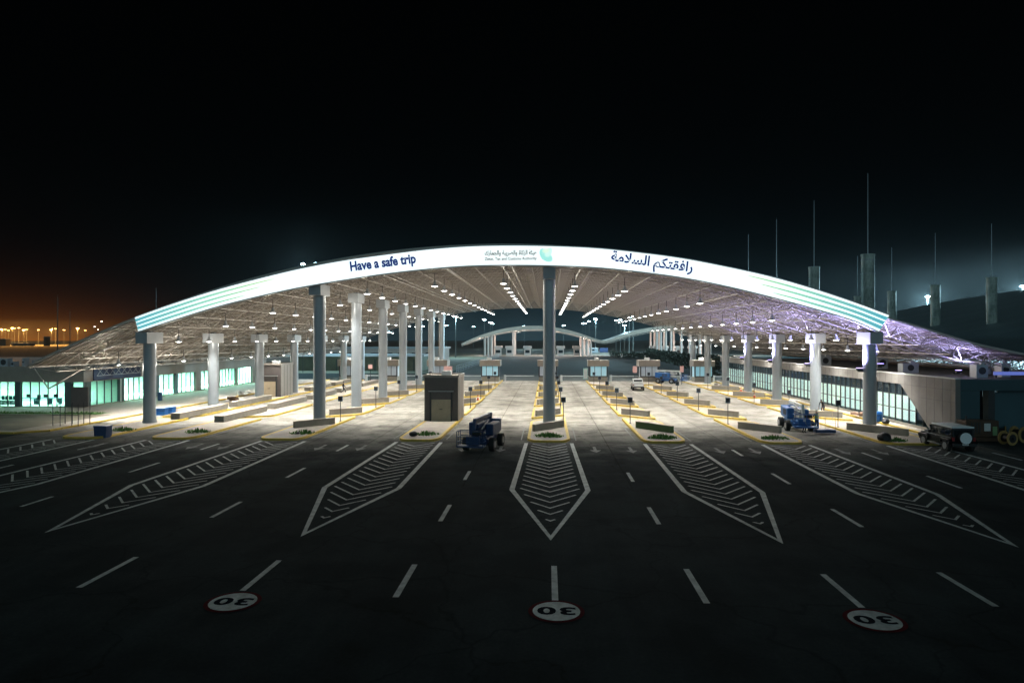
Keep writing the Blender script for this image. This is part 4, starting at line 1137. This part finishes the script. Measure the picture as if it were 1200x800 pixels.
def cone(px, py, lab):
    p = gp(px, py, .15); t = empty('traffic_cone', (p.x,p.y,.15)); B().box((0,0,.02),(.42,.42,.04)).build('base', M['black'], t)
    B().cyl((0,0,.04),(0,0,.75),.16,.03,n=14).build('cone_body', M['orange'], t); B().cyl((0,0,.35),(0,0,.5),.108,.075,n=14).build('white_band', M['white'], t)
    tag(t, lab, 'cone', 'orange traffic cones')
cone(560, 469, 'orange traffic cone at the foot of a sign post right of the brown kiosk')
cone(868.5, 459, 'orange cone among the right columns, the left one of two'); cone(884, 466, 'orange cone among the right columns, the right one of two')
def pile(px, py, lab, m, s=1.0, z0=.14):
    b = B(); rnd = random.Random(int(px*3)); t = empty('material_pile', gp(px,py,z0))
    for i in range(7): b.box((rnd.uniform(-.6,.6)*s, rnd.uniform(-.4,.4)*s, .12+rnd.uniform(0,.3)*s), (rnd.uniform(.3,.9)*s, rnd.uniform(.2,.6)*s, rnd.uniform(.12,.3)*s), rz=rnd.uniform(0,3), bev=.02)
    b.build('rubble', m, t); tag(t, lab, 'pile', 'piles of building material')
pile(1003, 488, 'pile of reddish stones by the right glazing', mat('reddish_stone', (.42,.26,.18), .8, nscale=3, namt=.3))
pile(871, 463, 'pile of reddish material at the foot of a right column', mat('reddish_stone2', (.45,.20,.14), .8, nscale=3, namt=.3), 1.2)
pile(917, 461, 'dark pile against the right glazing', M['rust'], .9); pile(275, 470, 'brown pile on the pavement behind the left bench', M['rust'], 1.3); pile(284, 463, 'white bagged material behind the left benches', M['white'], 1.0)
pile(843, 453, 'pale material heaped between the far right columns', M['paver'], 1.2)

# thin scaffold poles at left
t = empty('scaffold_frame', gp(78, 499, .13)); segs = []
for x in (-1.3,-.6,.5,1.1): segs.append(((x,0,0),(x,0,2.0),.03)); segs.append(((x,1.6,0),(x,1.6,2.0),.03))
for y in (0,1.6):
    for z in (1.0,): segs.append(((-1.3,y,z),(1.1,y,z),.02))
members('tube', segs, M['dark'], t, 6); tag(t, 'thin dark scaffold poles standing on the left verge', 'scaffold')

# portable barriers near the lifts
def fence_panel(px, py, lab, w=1.4):
    p = gp(px, py, 0); t = empty('safety_rail', p); segs = [((-w/2,0,0),(-w/2,0,1.1),.025),((w/2,0,0),(w/2,0,1.1),.025),((-w/2,0,1.1),(w/2,0,1.1),.025),((-w/2,0,.55),(w/2,0,.55),.02)]
    members('rail', segs, M['yellowrail'], t, 6); tag(t, lab, 'safety rail', 'thin safety rails near the bright blue lift')
M['yellowrail'] = mat('rail_tan', (.40,.33,.22), .5)
fence_panel(966, 495, 'thin safety rail behind the bright blue lift', 1.5); fence_panel(973, 503, 'thin safety rail right of the bright blue lift', .9)

# ---------------------------------------------------------------- people
def person(loc, rz, pose, shirt, trouser, lab, vest=False, s=1.0):
    J = {'pel':(0,0,.95),'sp':(0,0,1.2),'ch':(0,0,1.38),'nk':(0,0,1.52),'hd':(0,.02,1.66),
         'hl':(-.1,0,.92),'hr':(.1,0,.92),'kl':(-.11,.02,.5),'kr':(.11,.02,.5),'al':(-.11,-.02,.08),'ar':(.11,-.02,.08),'tl':(-.11,.14,.04),'tr':(.11,.14,.04),
         'sl':(-.19,0,1.43),'sr':(.19,0,1.43),'el':(-.24,.0,1.16),'er':(.24,.0,1.16),'wl':(-.25,.10,.92),'wr':(.25,.10,.92),'fl':(-.25,.13,.80),'fr':(.25,.13,.80)}
    J = {k: Vector(v) for k, v in J.items()}
    if pose == 'walk':
        J['kl'] += Vector((0,.22,.02)); J['al'] += Vector((0,.38,.02)); J['tl'] += Vector((0,.38,.04))
        J['kr'] += Vector((0,-.02,0)); J['ar'] += Vector((0,-.38,.10)); J['tr'] += Vector((0,-.36,.02))
        J['el'] += Vector((0,-.12,0)); J['wl'] += Vector((0,-.25,.03)); J['fl'] += Vector((0,-.27,.04)); J['er'] += Vector((0,.10,0)); J['wr'] += Vector((0,.22,.05)); J['fr'] += Vector((0,.28,.08))
    if pose == 'bend':
        for k, d in (('sp',(0,.12,-.06)),('ch',(0,.30,-.16)),('nk',(0,.42,-.22)),('hd',(0,.54,-.26)),('sl',(0,.32,-.18)),('sr',(0,.32,-.18)),('el',(0,.46,-.22)),('er',(0,.46,-.22)),('wl',(.05,.62,-.28)),('wr',(-.05,.62,-.28)),('fl',(.06,.66,-.28)),('fr',(-.06,.66,-.28))): J[k] += Vector(d)
        for k in ('pel','hl','hr'): J[k] += Vector((0,-.08,-.12))
        for k in ('kl','kr'): J[k] += Vector((0,.12,0))
    if pose == 'work':
        J['el'] += Vector((0,.14,.02)); J['er'] += Vector((0,.14,.02)); J['wl'] += Vector((.06,.30,.18)); J['wr'] += Vector((-.06,.30,.18)); J['fl'] += Vector((.07,.38,.28)); J['fr'] += Vector((-.07,.38,.28))
    E = [('pel','sp'),('sp','ch'),('ch','nk'),('nk','hd'),('pel','hl'),('pel','hr'),('hl','kl'),('hr','kr'),('kl','al'),('kr','ar'),('al','tl'),('ar','tr'),('ch','sl'),('ch','sr'),('sl','el'),('sr','er'),('el','wl'),('er','wr'),('wl','fl'),('wr','fr')]
    RAD = {'pel':.14,'sp':.125,'ch':.15,'nk':.055,'hd':.10,'hl':.1,'hr':.1,'kl':.062,'kr':.062,'al':.042,'ar':.042,'tl':.04,'tr':.04,'sl':.065,'sr':.065,'el':.045,'er':.045,'wl':.032,'wr':.032,'fl':.035,'fr':.035}
    keys = list(J); me = bpy.data.meshes.new('p'); me.from_pydata([J[k] for k in keys], [(keys.index(a), keys.index(b)) for a, b in E], [])
    o = bpy.data.objects.new('p', me); C.objects.link(o)
    sk = o.modifiers.new('s','SKIN'); lay = me.skin_vertices[0].data
    for i, k in enumerate(keys): lay[i].radius = (RAD[k], RAD[k]*(.75 if k in ('ch','sp','pel') else 1)); lay[i].use_root = (k == 'pel')
    sb = o.modifiers.new('d','SUBSURF'); sb.levels = 1; sb.render_levels = 1
    dg = bpy.context.evaluated_depsgraph_get(); nm = bpy.data.meshes.new_from_object(o.evaluated_get(dg)); bpy.data.objects.remove(o)
    nm.name = 'person'; nm.materials.clear()
    for m in (M[shirt], M[trouser], M['skin'], M['black']): nm.materials.append(m)
    def near(c):
        best = min(E, key=lambda e: min((c-(J[e[0]].lerp(J[e[1]], t))).length for t in (.15,.5,.85))); return best
    for f in nm.polygons:
        e = near(f.center); f.use_smooth = True
        if e in (('nk','hd'),('wl','fl'),('wr','fr')): f.material_index = 2
        elif e in (('hl','kl'),('hr','kr'),('kl','al'),('kr','ar'),('pel','hl'),('pel','hr')): f.material_index = 1
        elif e in (('al','tl'),('ar','tr')): f.material_index = 3
        else: f.material_index = 0
    P_ = bpy.data.objects.new('person', nm); C.objects.link(P_); P_.location = loc; P_.rotation_euler = (0,0,rz); P_.scale = (s,s,s)
    hdp = J['hd']+Vector((0,0,.03))
    b = B(); bmesh.ops.create_icosphere(b.bm, subdivisions=2, radius=.115)
    for v in b.bm.verts: v.co = Vector((v.co.x*.88, v.co.y*1.02-.015, max(v.co.z, -.02)*1.15)) + hdp
    b.build('hair' if not vest else 'hard_hat', M['black'] if not vest else M['white'], P_, smooth=True)
    if vest:
        b = B(); mid = J['sp'].lerp(J['ch'], .45); d = (J['ch']-J['pel']); 
        b.cyl(J['pel']+d*.05, J['ch']+d*.08, .19, .20, n=14)
        for v in b.bm.verts: v.co.y = mid.y+(v.co.y-mid.y)*.78 if pose != 'bend' else v.co.y
        b.build('vest', M['yellowvest'], P_, smooth=True)
    tag(P_, lab, 'person')
p = gp(402.5, 461, .004); person(p, R(-70), 'walk', 'trouser', 'trouser', 'person in dark clothes walking across the lane between left columns')
p = gp(957, 503.5); person(p, R(20), 'work', 'trouser', 'trouser', 'worker in a yellow vest standing right of the bright blue lift', True)
p = gp(942, 507); person(p, R(200), 'bend', 'shirt', 'trouser', 'worker in a yellow vest bending beside the lift basket', True)
p = gp(964.5, 484.5, .14); person(p, R(140), 'bend', 'trouser', 'trouser', 'person in dark clothes bending near the right glazing')

# ---------------------------------------------------------------- second canopy and its vent stacks (right background)
c2 = empty('side_canopy', (60, 75, 0)); tag(c2, 'dark sheet-roofed canopy rising at the far right behind the vent stacks', 'canopy')
def h2(x): return -4.2+.205*x if x < 110 else 18.35+10*math.sin((x-110)*.0205)*.8
b = B(); xs2 = list(np.linspace(50, 190, 60))
for i in range(59):
    a, c = xs2[i], xs2[i+1]
    for z0, z1 in ((0,.3),):
        b._f([(a-60,0,h2(a)-.3),(c-60,0,h2(c)-.3),(c-60,125,h2(c)-.3),(a-60,125,h2(a)-.3),(a-60,0,h2(a)),(c-60,0,h2(c)),(c-60,125,h2(c)),(a-60,125,h2(a))], [(0,1,2,3),(7,6,5,4),(0,4,5,1),(3,2,6,7)])
b.build('roof_sheet', M['roofteal'], c2)
segs = []
for y in np.linspace(0,125,17):
    for i in range(0,58,3):
        a, c = xs2[i], xs2[i+3] if i+3 < 60 else xs2[59]; segs.append(((a-60,y,h2(a)-1.6),(c-60,y,h2(c)-1.6),.06)); segs.append(((a-60,y,h2(a)-1.6),((a+c)/2-60,y,h2((a+c)/2)-.3),.05)); segs.append((((a+c)/2-60,y,h2((a+c)/2)-.3),(c-60,y,h2(c)-1.6),.05))
o = members('roof_truss', segs, M['steel'], c2); tag(o, kind='stuff')
for x in (95,140,180):
    for y in (3,60,118): B().cyl((x-60,y,0),(x-60,y,h2(x)-1.6),.5,n=12).build('support', M['column'], c2)
def stack(px, pyt, z, ztop_mast, lab, wpx):
    p = pz(px, pyt, z); top_ = p.z
    if p.x < 59: base = ht(p.x)+.2
    else: base = h2(p.x)-.1
    r = wpx*z/F/2
    t = empty('vent_stack', (p.x, p.y, base))
    B().cyl((0,0,-.2),(0,0,top_-base),r,n=24).build('shaft', M['galv'], t, smooth=True)
    B().lathe([(r*1.02,top_-base-.25),(r*1.06,top_-base-.2),(r*1.06,top_-base),(r*.9,top_-base+.02)],24).build('rim', M['galv'], t)
    b = B()
    n_ = int((top_-base)/1.6)
    for i in range(1, n_+1): b.cyl((0,0,i*1.6),(0,0,i*1.6+.07),r*1.025,n=24)
    b.build('band', M['cap'], t)
    if ztop_mast:
        q = pz(px, ztop_mast, z); B().cyl((0,0,top_-base),(0,0,q.z-base),.06,.03,n=8).build('mast', M['column'], t)
    tag(t, lab, 'vent stack', 'metal vent stacks with thin masts')
stack(1017, 298, 80, 203, 'tallest galvanised vent stack with a thin mast above the right end of the fascia', 14.5)
stack(954, 313, 92, 235, 'galvanised vent stack with a thin mast behind the striped right fascia', 12)
stack(1096, 334, 128, 273, 'vent stack on the dark roof beside the glowing lamp', 10)
stack(1162, 325, 112, 262, 'rightmost vent stack standing on the dark roof', 11)
stack(1045, 341, 126, 290, 'short vent stack between the tallest one and the roof lamp', 9)
stack(1005, 347, 112, 300, 'small vent stack top peeping over the fascia end', 8)
def mast(px, pyt, z, lab, pyb=None):
    p = pz(px, pyt, z); t = empty('thin_mast', (p.x,p.y,0)); B().cyl((0,0,0),(0,0,p.z),.08,.04,n=8).build('pole', M['pole'] if px < 200 else M['column'], t)
    B().cyl((0,0,p.z),(0,0,p.z+.3),.03,n=6).build('tip', M['dark'], t); B().lathe([(.25,0),(.25,.05),(.1,.06)],10).build('base_plate', M['dark'], t)
    tag(t, lab, 'mast', 'thin masts rising in the dark')
mast(910, 257, 105, 'thin mast above the right half of the fascia, the left one'); mast(877, 275, 120, 'faint thin mast left of the mast above the right fascia')
for px, pyt, z in ((67.5,348,85),(82,365,100),(183,338,160)):
    mast(px, pyt, z, {67.5:'dark pole silhouetted against the orange glow, the left one',82:'dark pole silhouetted against the orange glow, the right one',183:'faint thin mast above the left end of the fascia'}[px])

# ---------------------------------------------------------------- high mast lights
def high_mast(px, py, z, lens, lab, e=0, col=(.6,.9,1), hsize=1.0, grp='high mast lights far behind the canopy', r=.9):
    p = pz(px, py, z); t = empty('mast_light', (p.x, p.y, 0))
    B().cyl((0,0,0),(0,0,p.z),.16*hsize,.08*hsize,n=8).build('pole', M['pole'], t)
    B().lathe([(r*.7*hsize,p.z-.05),(r*.7*hsize,p.z+.12),(.3*hsize,p.z+.35)],12).build('lamp_ring', M['cap'], t)
    b = B()
    for i in range(5):
        a = 2*math.pi*i/5+.3; b.lathe([(.05,-.15),(.32*hsize,-.1),(.32*hsize,.14),(.1,.18)], 8, (math.cos(a)*r*hsize*.6, math.sin(a)*r*hsize*.6, p.z-.1))
    b.build('lamp_head', lens, t)
    if e: point('mast_light_source', t, (0,0,p.z-1.0), e, col, 1.0)
    tag(t, lab, 'mast light', grp)
farm = [(520,367.5,430,0),(523,381,560,0),(534,370.5,300,40000),(495,382,420,0),(555,382.5,640,0),(567.5,374.5,430,0),(574.5,377.5,430,0),(577,379,520,0),(614.5,382,560,60000),(660.5,381,560,0),
        (683,379,560,0),(686,378.5,600,0),(690.5,376.5,520,0),(698,373.5,420,80000),(722,375,500,0),(727,374.5,470,0),(732,381,380,60000),(737.5,372,420,0),(742,370.5,400,0),(456,389,520,0)]
for i, (px, py, z, e) in enumerate(farm):
    high_mast(px, py, z, M['cyanlens'], f'cyan white high mast light on the horizon between the canopies, number {["one","two","three","four","five","six","seven","eight","nine","ten","eleven","twelve","thirteen","fourteen","fifteen","sixteen","seventeen","eighteen","nineteen","twenty"][i]} counted from the left' if False else f'cyan white high mast light, {(ORD[i] if i < 10 else ORD[i-10])} from the left in the {"left" if i < 10 else "right"} far group', e, (.55,.88,1), 1.3)
high_mast(355, 309, 165, M['cyanlens'], 'bluish mast light just above the fascia, the left one of two', 60000, (.5,.85,1), .55)
high_mast(370, 308.5, 175, M['cyanlens'], 'bluish mast light just above the fascia, the right one of two', 0, (.5,.85,1), .5)
high_mast(1087, 347, 267, M['cyanlens'], 'glowing cyan mast light low over the dark roof', 700000, (.5,.85,1), .9)
high_mast(1199, 335, 216, M['cyanlens'], 'glowing cyan mast light at the right edge of the frame', 500000, (.5,.85,1), .9)
org = [(2,385.5),(6,386),(10,387),(14,384),(17,384.5),(22,384),(28,386.5),(31,386),(45,386.5),(60,386),(65,385),(75,386.5),(91,384.5),(100,387)]
for i, (px, py) in enumerate(org):
    high_mast(px, py, 950+(i*37)%160, M['orangelens'], f'orange sodium mast light on the far left horizon, {ORD[i]} from the left', 500000 if i % 3 == 0 else 0, (1,.45,.1), 1.7 if px != 91 else 2.8, 'orange sodium mast lights on the left horizon')
for i, (px, py, z) in enumerate(((119,376.5,500),(111,382.5,560),(115,386,620))):
    high_mast(px, py, z, M['whitelens'], f'pale mast light just above the left canopy edge, {ORD[i]} from the left' if i else 'tallest pale mast light above the left canopy edge', 0, (1,1,1), .8)
# small far sheds in the orange glow
for i, (px, w, h) in enumerate(((6,8,9),(55,3,12),(27,26,3))):
    p = pz(px, 400, 900); t = empty('far_shed', (p.x,p.y,0)); B().box((0,0,h/2),(w,8,h)).build('wall', M['sand'], t); B().box((0,0,h+.2),(w+.6,8.6,.4)).build('roof', M['cap'], t)
    tag(t, ['small dark shed at the far left under the orange lights','narrow tower among the orange lights','long low shed under the orange lights'][i], 'shed')

# ---------------------------------------------------------------- far canopy across the road
fc = empty('far_canopy', (0, 338, 0)); tag(fc, 'far wave-roofed canopy seen through the centre of the near one', 'canopy')
def hf(x):
    h = 12.9-.0060*min(abs(x+7), abs(x-63), abs(x-133))**2
    return h if x < 5 else 6.5+math.log(1+math.exp((h-6.5)*1.6))/1.6
def hft(x): return .8+1.2*max(0, min(1, (hf(x)-5.5)/7))
segs = []; b = B(); fx_ = list(np.linspace(-42.5, 135, 120))
for i in range(119):
    a, c = fx_[i], fx_[i+1]
    b._f([(a,0,hf(a)),(c,0,hf(c)),(c,26,hf(c)),(a,26,hf(a)),(a,0,hf(a)+hft(a)),(c,0,hf(c)+hft(c)),(c,26,hf(c)+hft(c)),(a,26,hf(a)+hft(a))], [(0,1,2,3),(7,6,5,4),(0,4,5,1),(3,2,6,7)])
b.build('roof', M['farcanopy'], fc)
for i in range(0,118,2):
    a, c = fx_[i], fx_[i+1]; d_ = fx_[i+2]; segs += [((a,-.1,hf(a)-.6),(d_,-.1,hf(d_)-.6),.12),((a,-.1,hf(a)-.6),(c,-.1,hf(c)),.09),((c,-.1,hf(c)),(d_,-.1,hf(d_)-.6),.09)]
members('edge_truss', segs, M['farcanopy'], fc)
for x in (-31,-29.3,-27.6,-16.8,17.5,19.6,21.7,54,56,58.5,61,66,70,75,80):
    for y in (2, 22): B().cyl((x,y,0),(x,y,hf(x)),.55,n=10).build('column', M['farcream'], fc)
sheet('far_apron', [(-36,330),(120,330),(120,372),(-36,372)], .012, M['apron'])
for i, x in enumerate((-30,-14,2,18,58,74,90)):
    t = empty('far_pendant_lamp', (x, 344, hf(x)-1)); B().lathe([(.2,.9),(.9,.0),(.8,0),(.1,.2)],12).build('shade', M['cap'], t); B().lathe([(.7,.02),(.7,.05),(.1,.06)],12).build('lens', M['lens'], t)
    tag(t, f'large pendant lamp under the far canopy, {ORD[i]} from the left', 'pendant lamp', 'lamps under the far canopy'); point('far_light', t, (0,0,-.6), 7000, (1,.86,.78), .5)
for i, px in enumerate((587,599.5,619.5,656,674,769,758,785,800)):
    p = gp(px, 415.5); t = empty('far_booth', (p.x,345,0)); B().box((0,0,1.9),(3.2,3,3.8)).build('wall', M['farcream'], t); B().box((0,0,4.3),(4.2,4,1.2)).build('roof', M['farcream'], t); B().box((0,-1.55,2.1),(2.2,.1,1.5)).build('window_pane', M['glassdark'], t)
    tag(t, f'cream booth under the far canopy, {ORD[i]} of the row', 'booth', 'cream booths under the far canopy')

# far-left service building, guard rail, hedge, container
t = empty('service_building', (-92, 250, 0)); tag(t, 'long low pale building beyond the left columns', 'building')
B().box((0,0,2.4),(110,14,4.8)).build('wall', M['farcream'], t); B().box((0,0,5.1),(111,15,.6)).build('roof', M['cap'], t)
b = B(); [b.box((-50+i*5,-7.03,2.6),(3,.1,1.5)) for i in range(21)]; b.build('window_band', M['glassdark'], t)
t = empty('service_building', (-49, 178, 0)); tag(t, 'grey building end wall behind the left booths with a dark canopy edge', 'building')
B().box((0,0,1.9),(34,10,3.8)).build('wall', mat('green_grey_wall', (.20,.24,.19), .8, nscale=.3, namt=.4), t); B().box((0,-1,4.0),(36,12,.5)).build('roof', M['cap'], t)
b = B(); [b.box((-15+i*5,-5.04,1.5),(.4,.12,3)) for i in range(7)]; b.build('pier', M['pier'], t)
segs = []
t = empty('guard_fence', (-22, 165, 0)); n = 42
for i in range(n): y = i*3.6; segs.append(((0,y,0),(0,y,1.7),.06))
for z in (.6,1.1,1.65): segs.append(((0,0,z),(0,(n-1)*3.6,z),.04))
members('rail', segs, M['cap'], t); tag(t, 'long pale post and rail fence running to the far canopy on the left', 'fence')
def hedge(x0,y0,x1,y1,h,lab,nm='hedge'):
    b = B(); rnd = random.Random(5); d = Vector((x1-x0,y1-y0)); n = int(d.length*26); nrm = Vector((-d.y,d.x)).normalized()
    for i in range(n):
        t_ = rnd.random(); o_ = rnd.uniform(-1,1)*1.1; z = rnd.random()**.8*h*(.9+.15*math.sin(t_*60)); s_ = rnd.uniform(.25,.55)
        c = Vector((x0,y0))+d*t_+nrm*o_; a = rnd.uniform(0,6.28); u = Vector((math.cos(a),math.sin(a),rnd.uniform(-.5,.5)))*s_; v = Vector((-math.sin(a)*.4,math.cos(a)*.4,rnd.uniform(.4,1)))*s_
        c3 = Vector((c.x,c.y,z)); b._f([c3-u,c3-v*.6,c3+u,c3+v], [(0,1,2,3)])
    o = b.build(nm, M['hedge']); tag(o, lab, 'hedge')
hedge(37,150,47,322,3.9,'dark clipped hedge running back on the right behind the booths')
hedge(64,235,30,325,2.6,'short dark hedge in front of the far right canopy')
p = gp(707.5, 412.8); t = empty('shipping_container', (p.x, p.y, 0)); B().box((0,0,1.4),(5.0,2.5,2.8),bev=.05).build('body', M['navypanel'], t); b = B(); [b.box((-2.3+i*.4,-1.27,1.4),(.12,.05,2.5)) for i in range(12)]; b.build('rib', M['bluedark'], t)
tag(t, 'dark blue container left of the hedge at the far canopy', 'container')
p = gp(694, 413); t = empty('site_cabin', (p.x, p.y-8, 0)); B().box((0,0,1.5),(6,3,2.8)).build('wall', mat('pale_blue_cabin', (.40,.5,.58), .6), t); B().box((0,0,3),(6.4,3.4,.2)).build('roof', M['white'], t); B().box((0,-1.53,1.7),(1.6,.05,.9)).build('window_pane', M['glassdark'], t)
tag(t, 'pale blue site cabin at the right foot of the far canopy', 'cabin')

# ---------------------------------------------------------------- night haze
b = B(); b.box((0,1200,17.4),(3400,2700,37)); hz = bpy.data.materials.new('haze'); hz.use_nodes = True; t = hz.node_tree
for n in list(t.nodes):
    if n.type != 'OUTPUT_MATERIAL': t.nodes.remove(n)
v = t.nodes.new('ShaderNodeVolumePrincipled'); v.inputs['Density'].default_value = HAZE; v.inputs['Color'].default_value = (.82,.92,.95,1); v.inputs['Anisotropy'].default_value = .2
t.links.new(v.outputs[0], [n for n in t.nodes if n.type == 'OUTPUT_MATERIAL'][0].inputs['Volume'])
tag(b.build('haze', hz), kind='stuff')
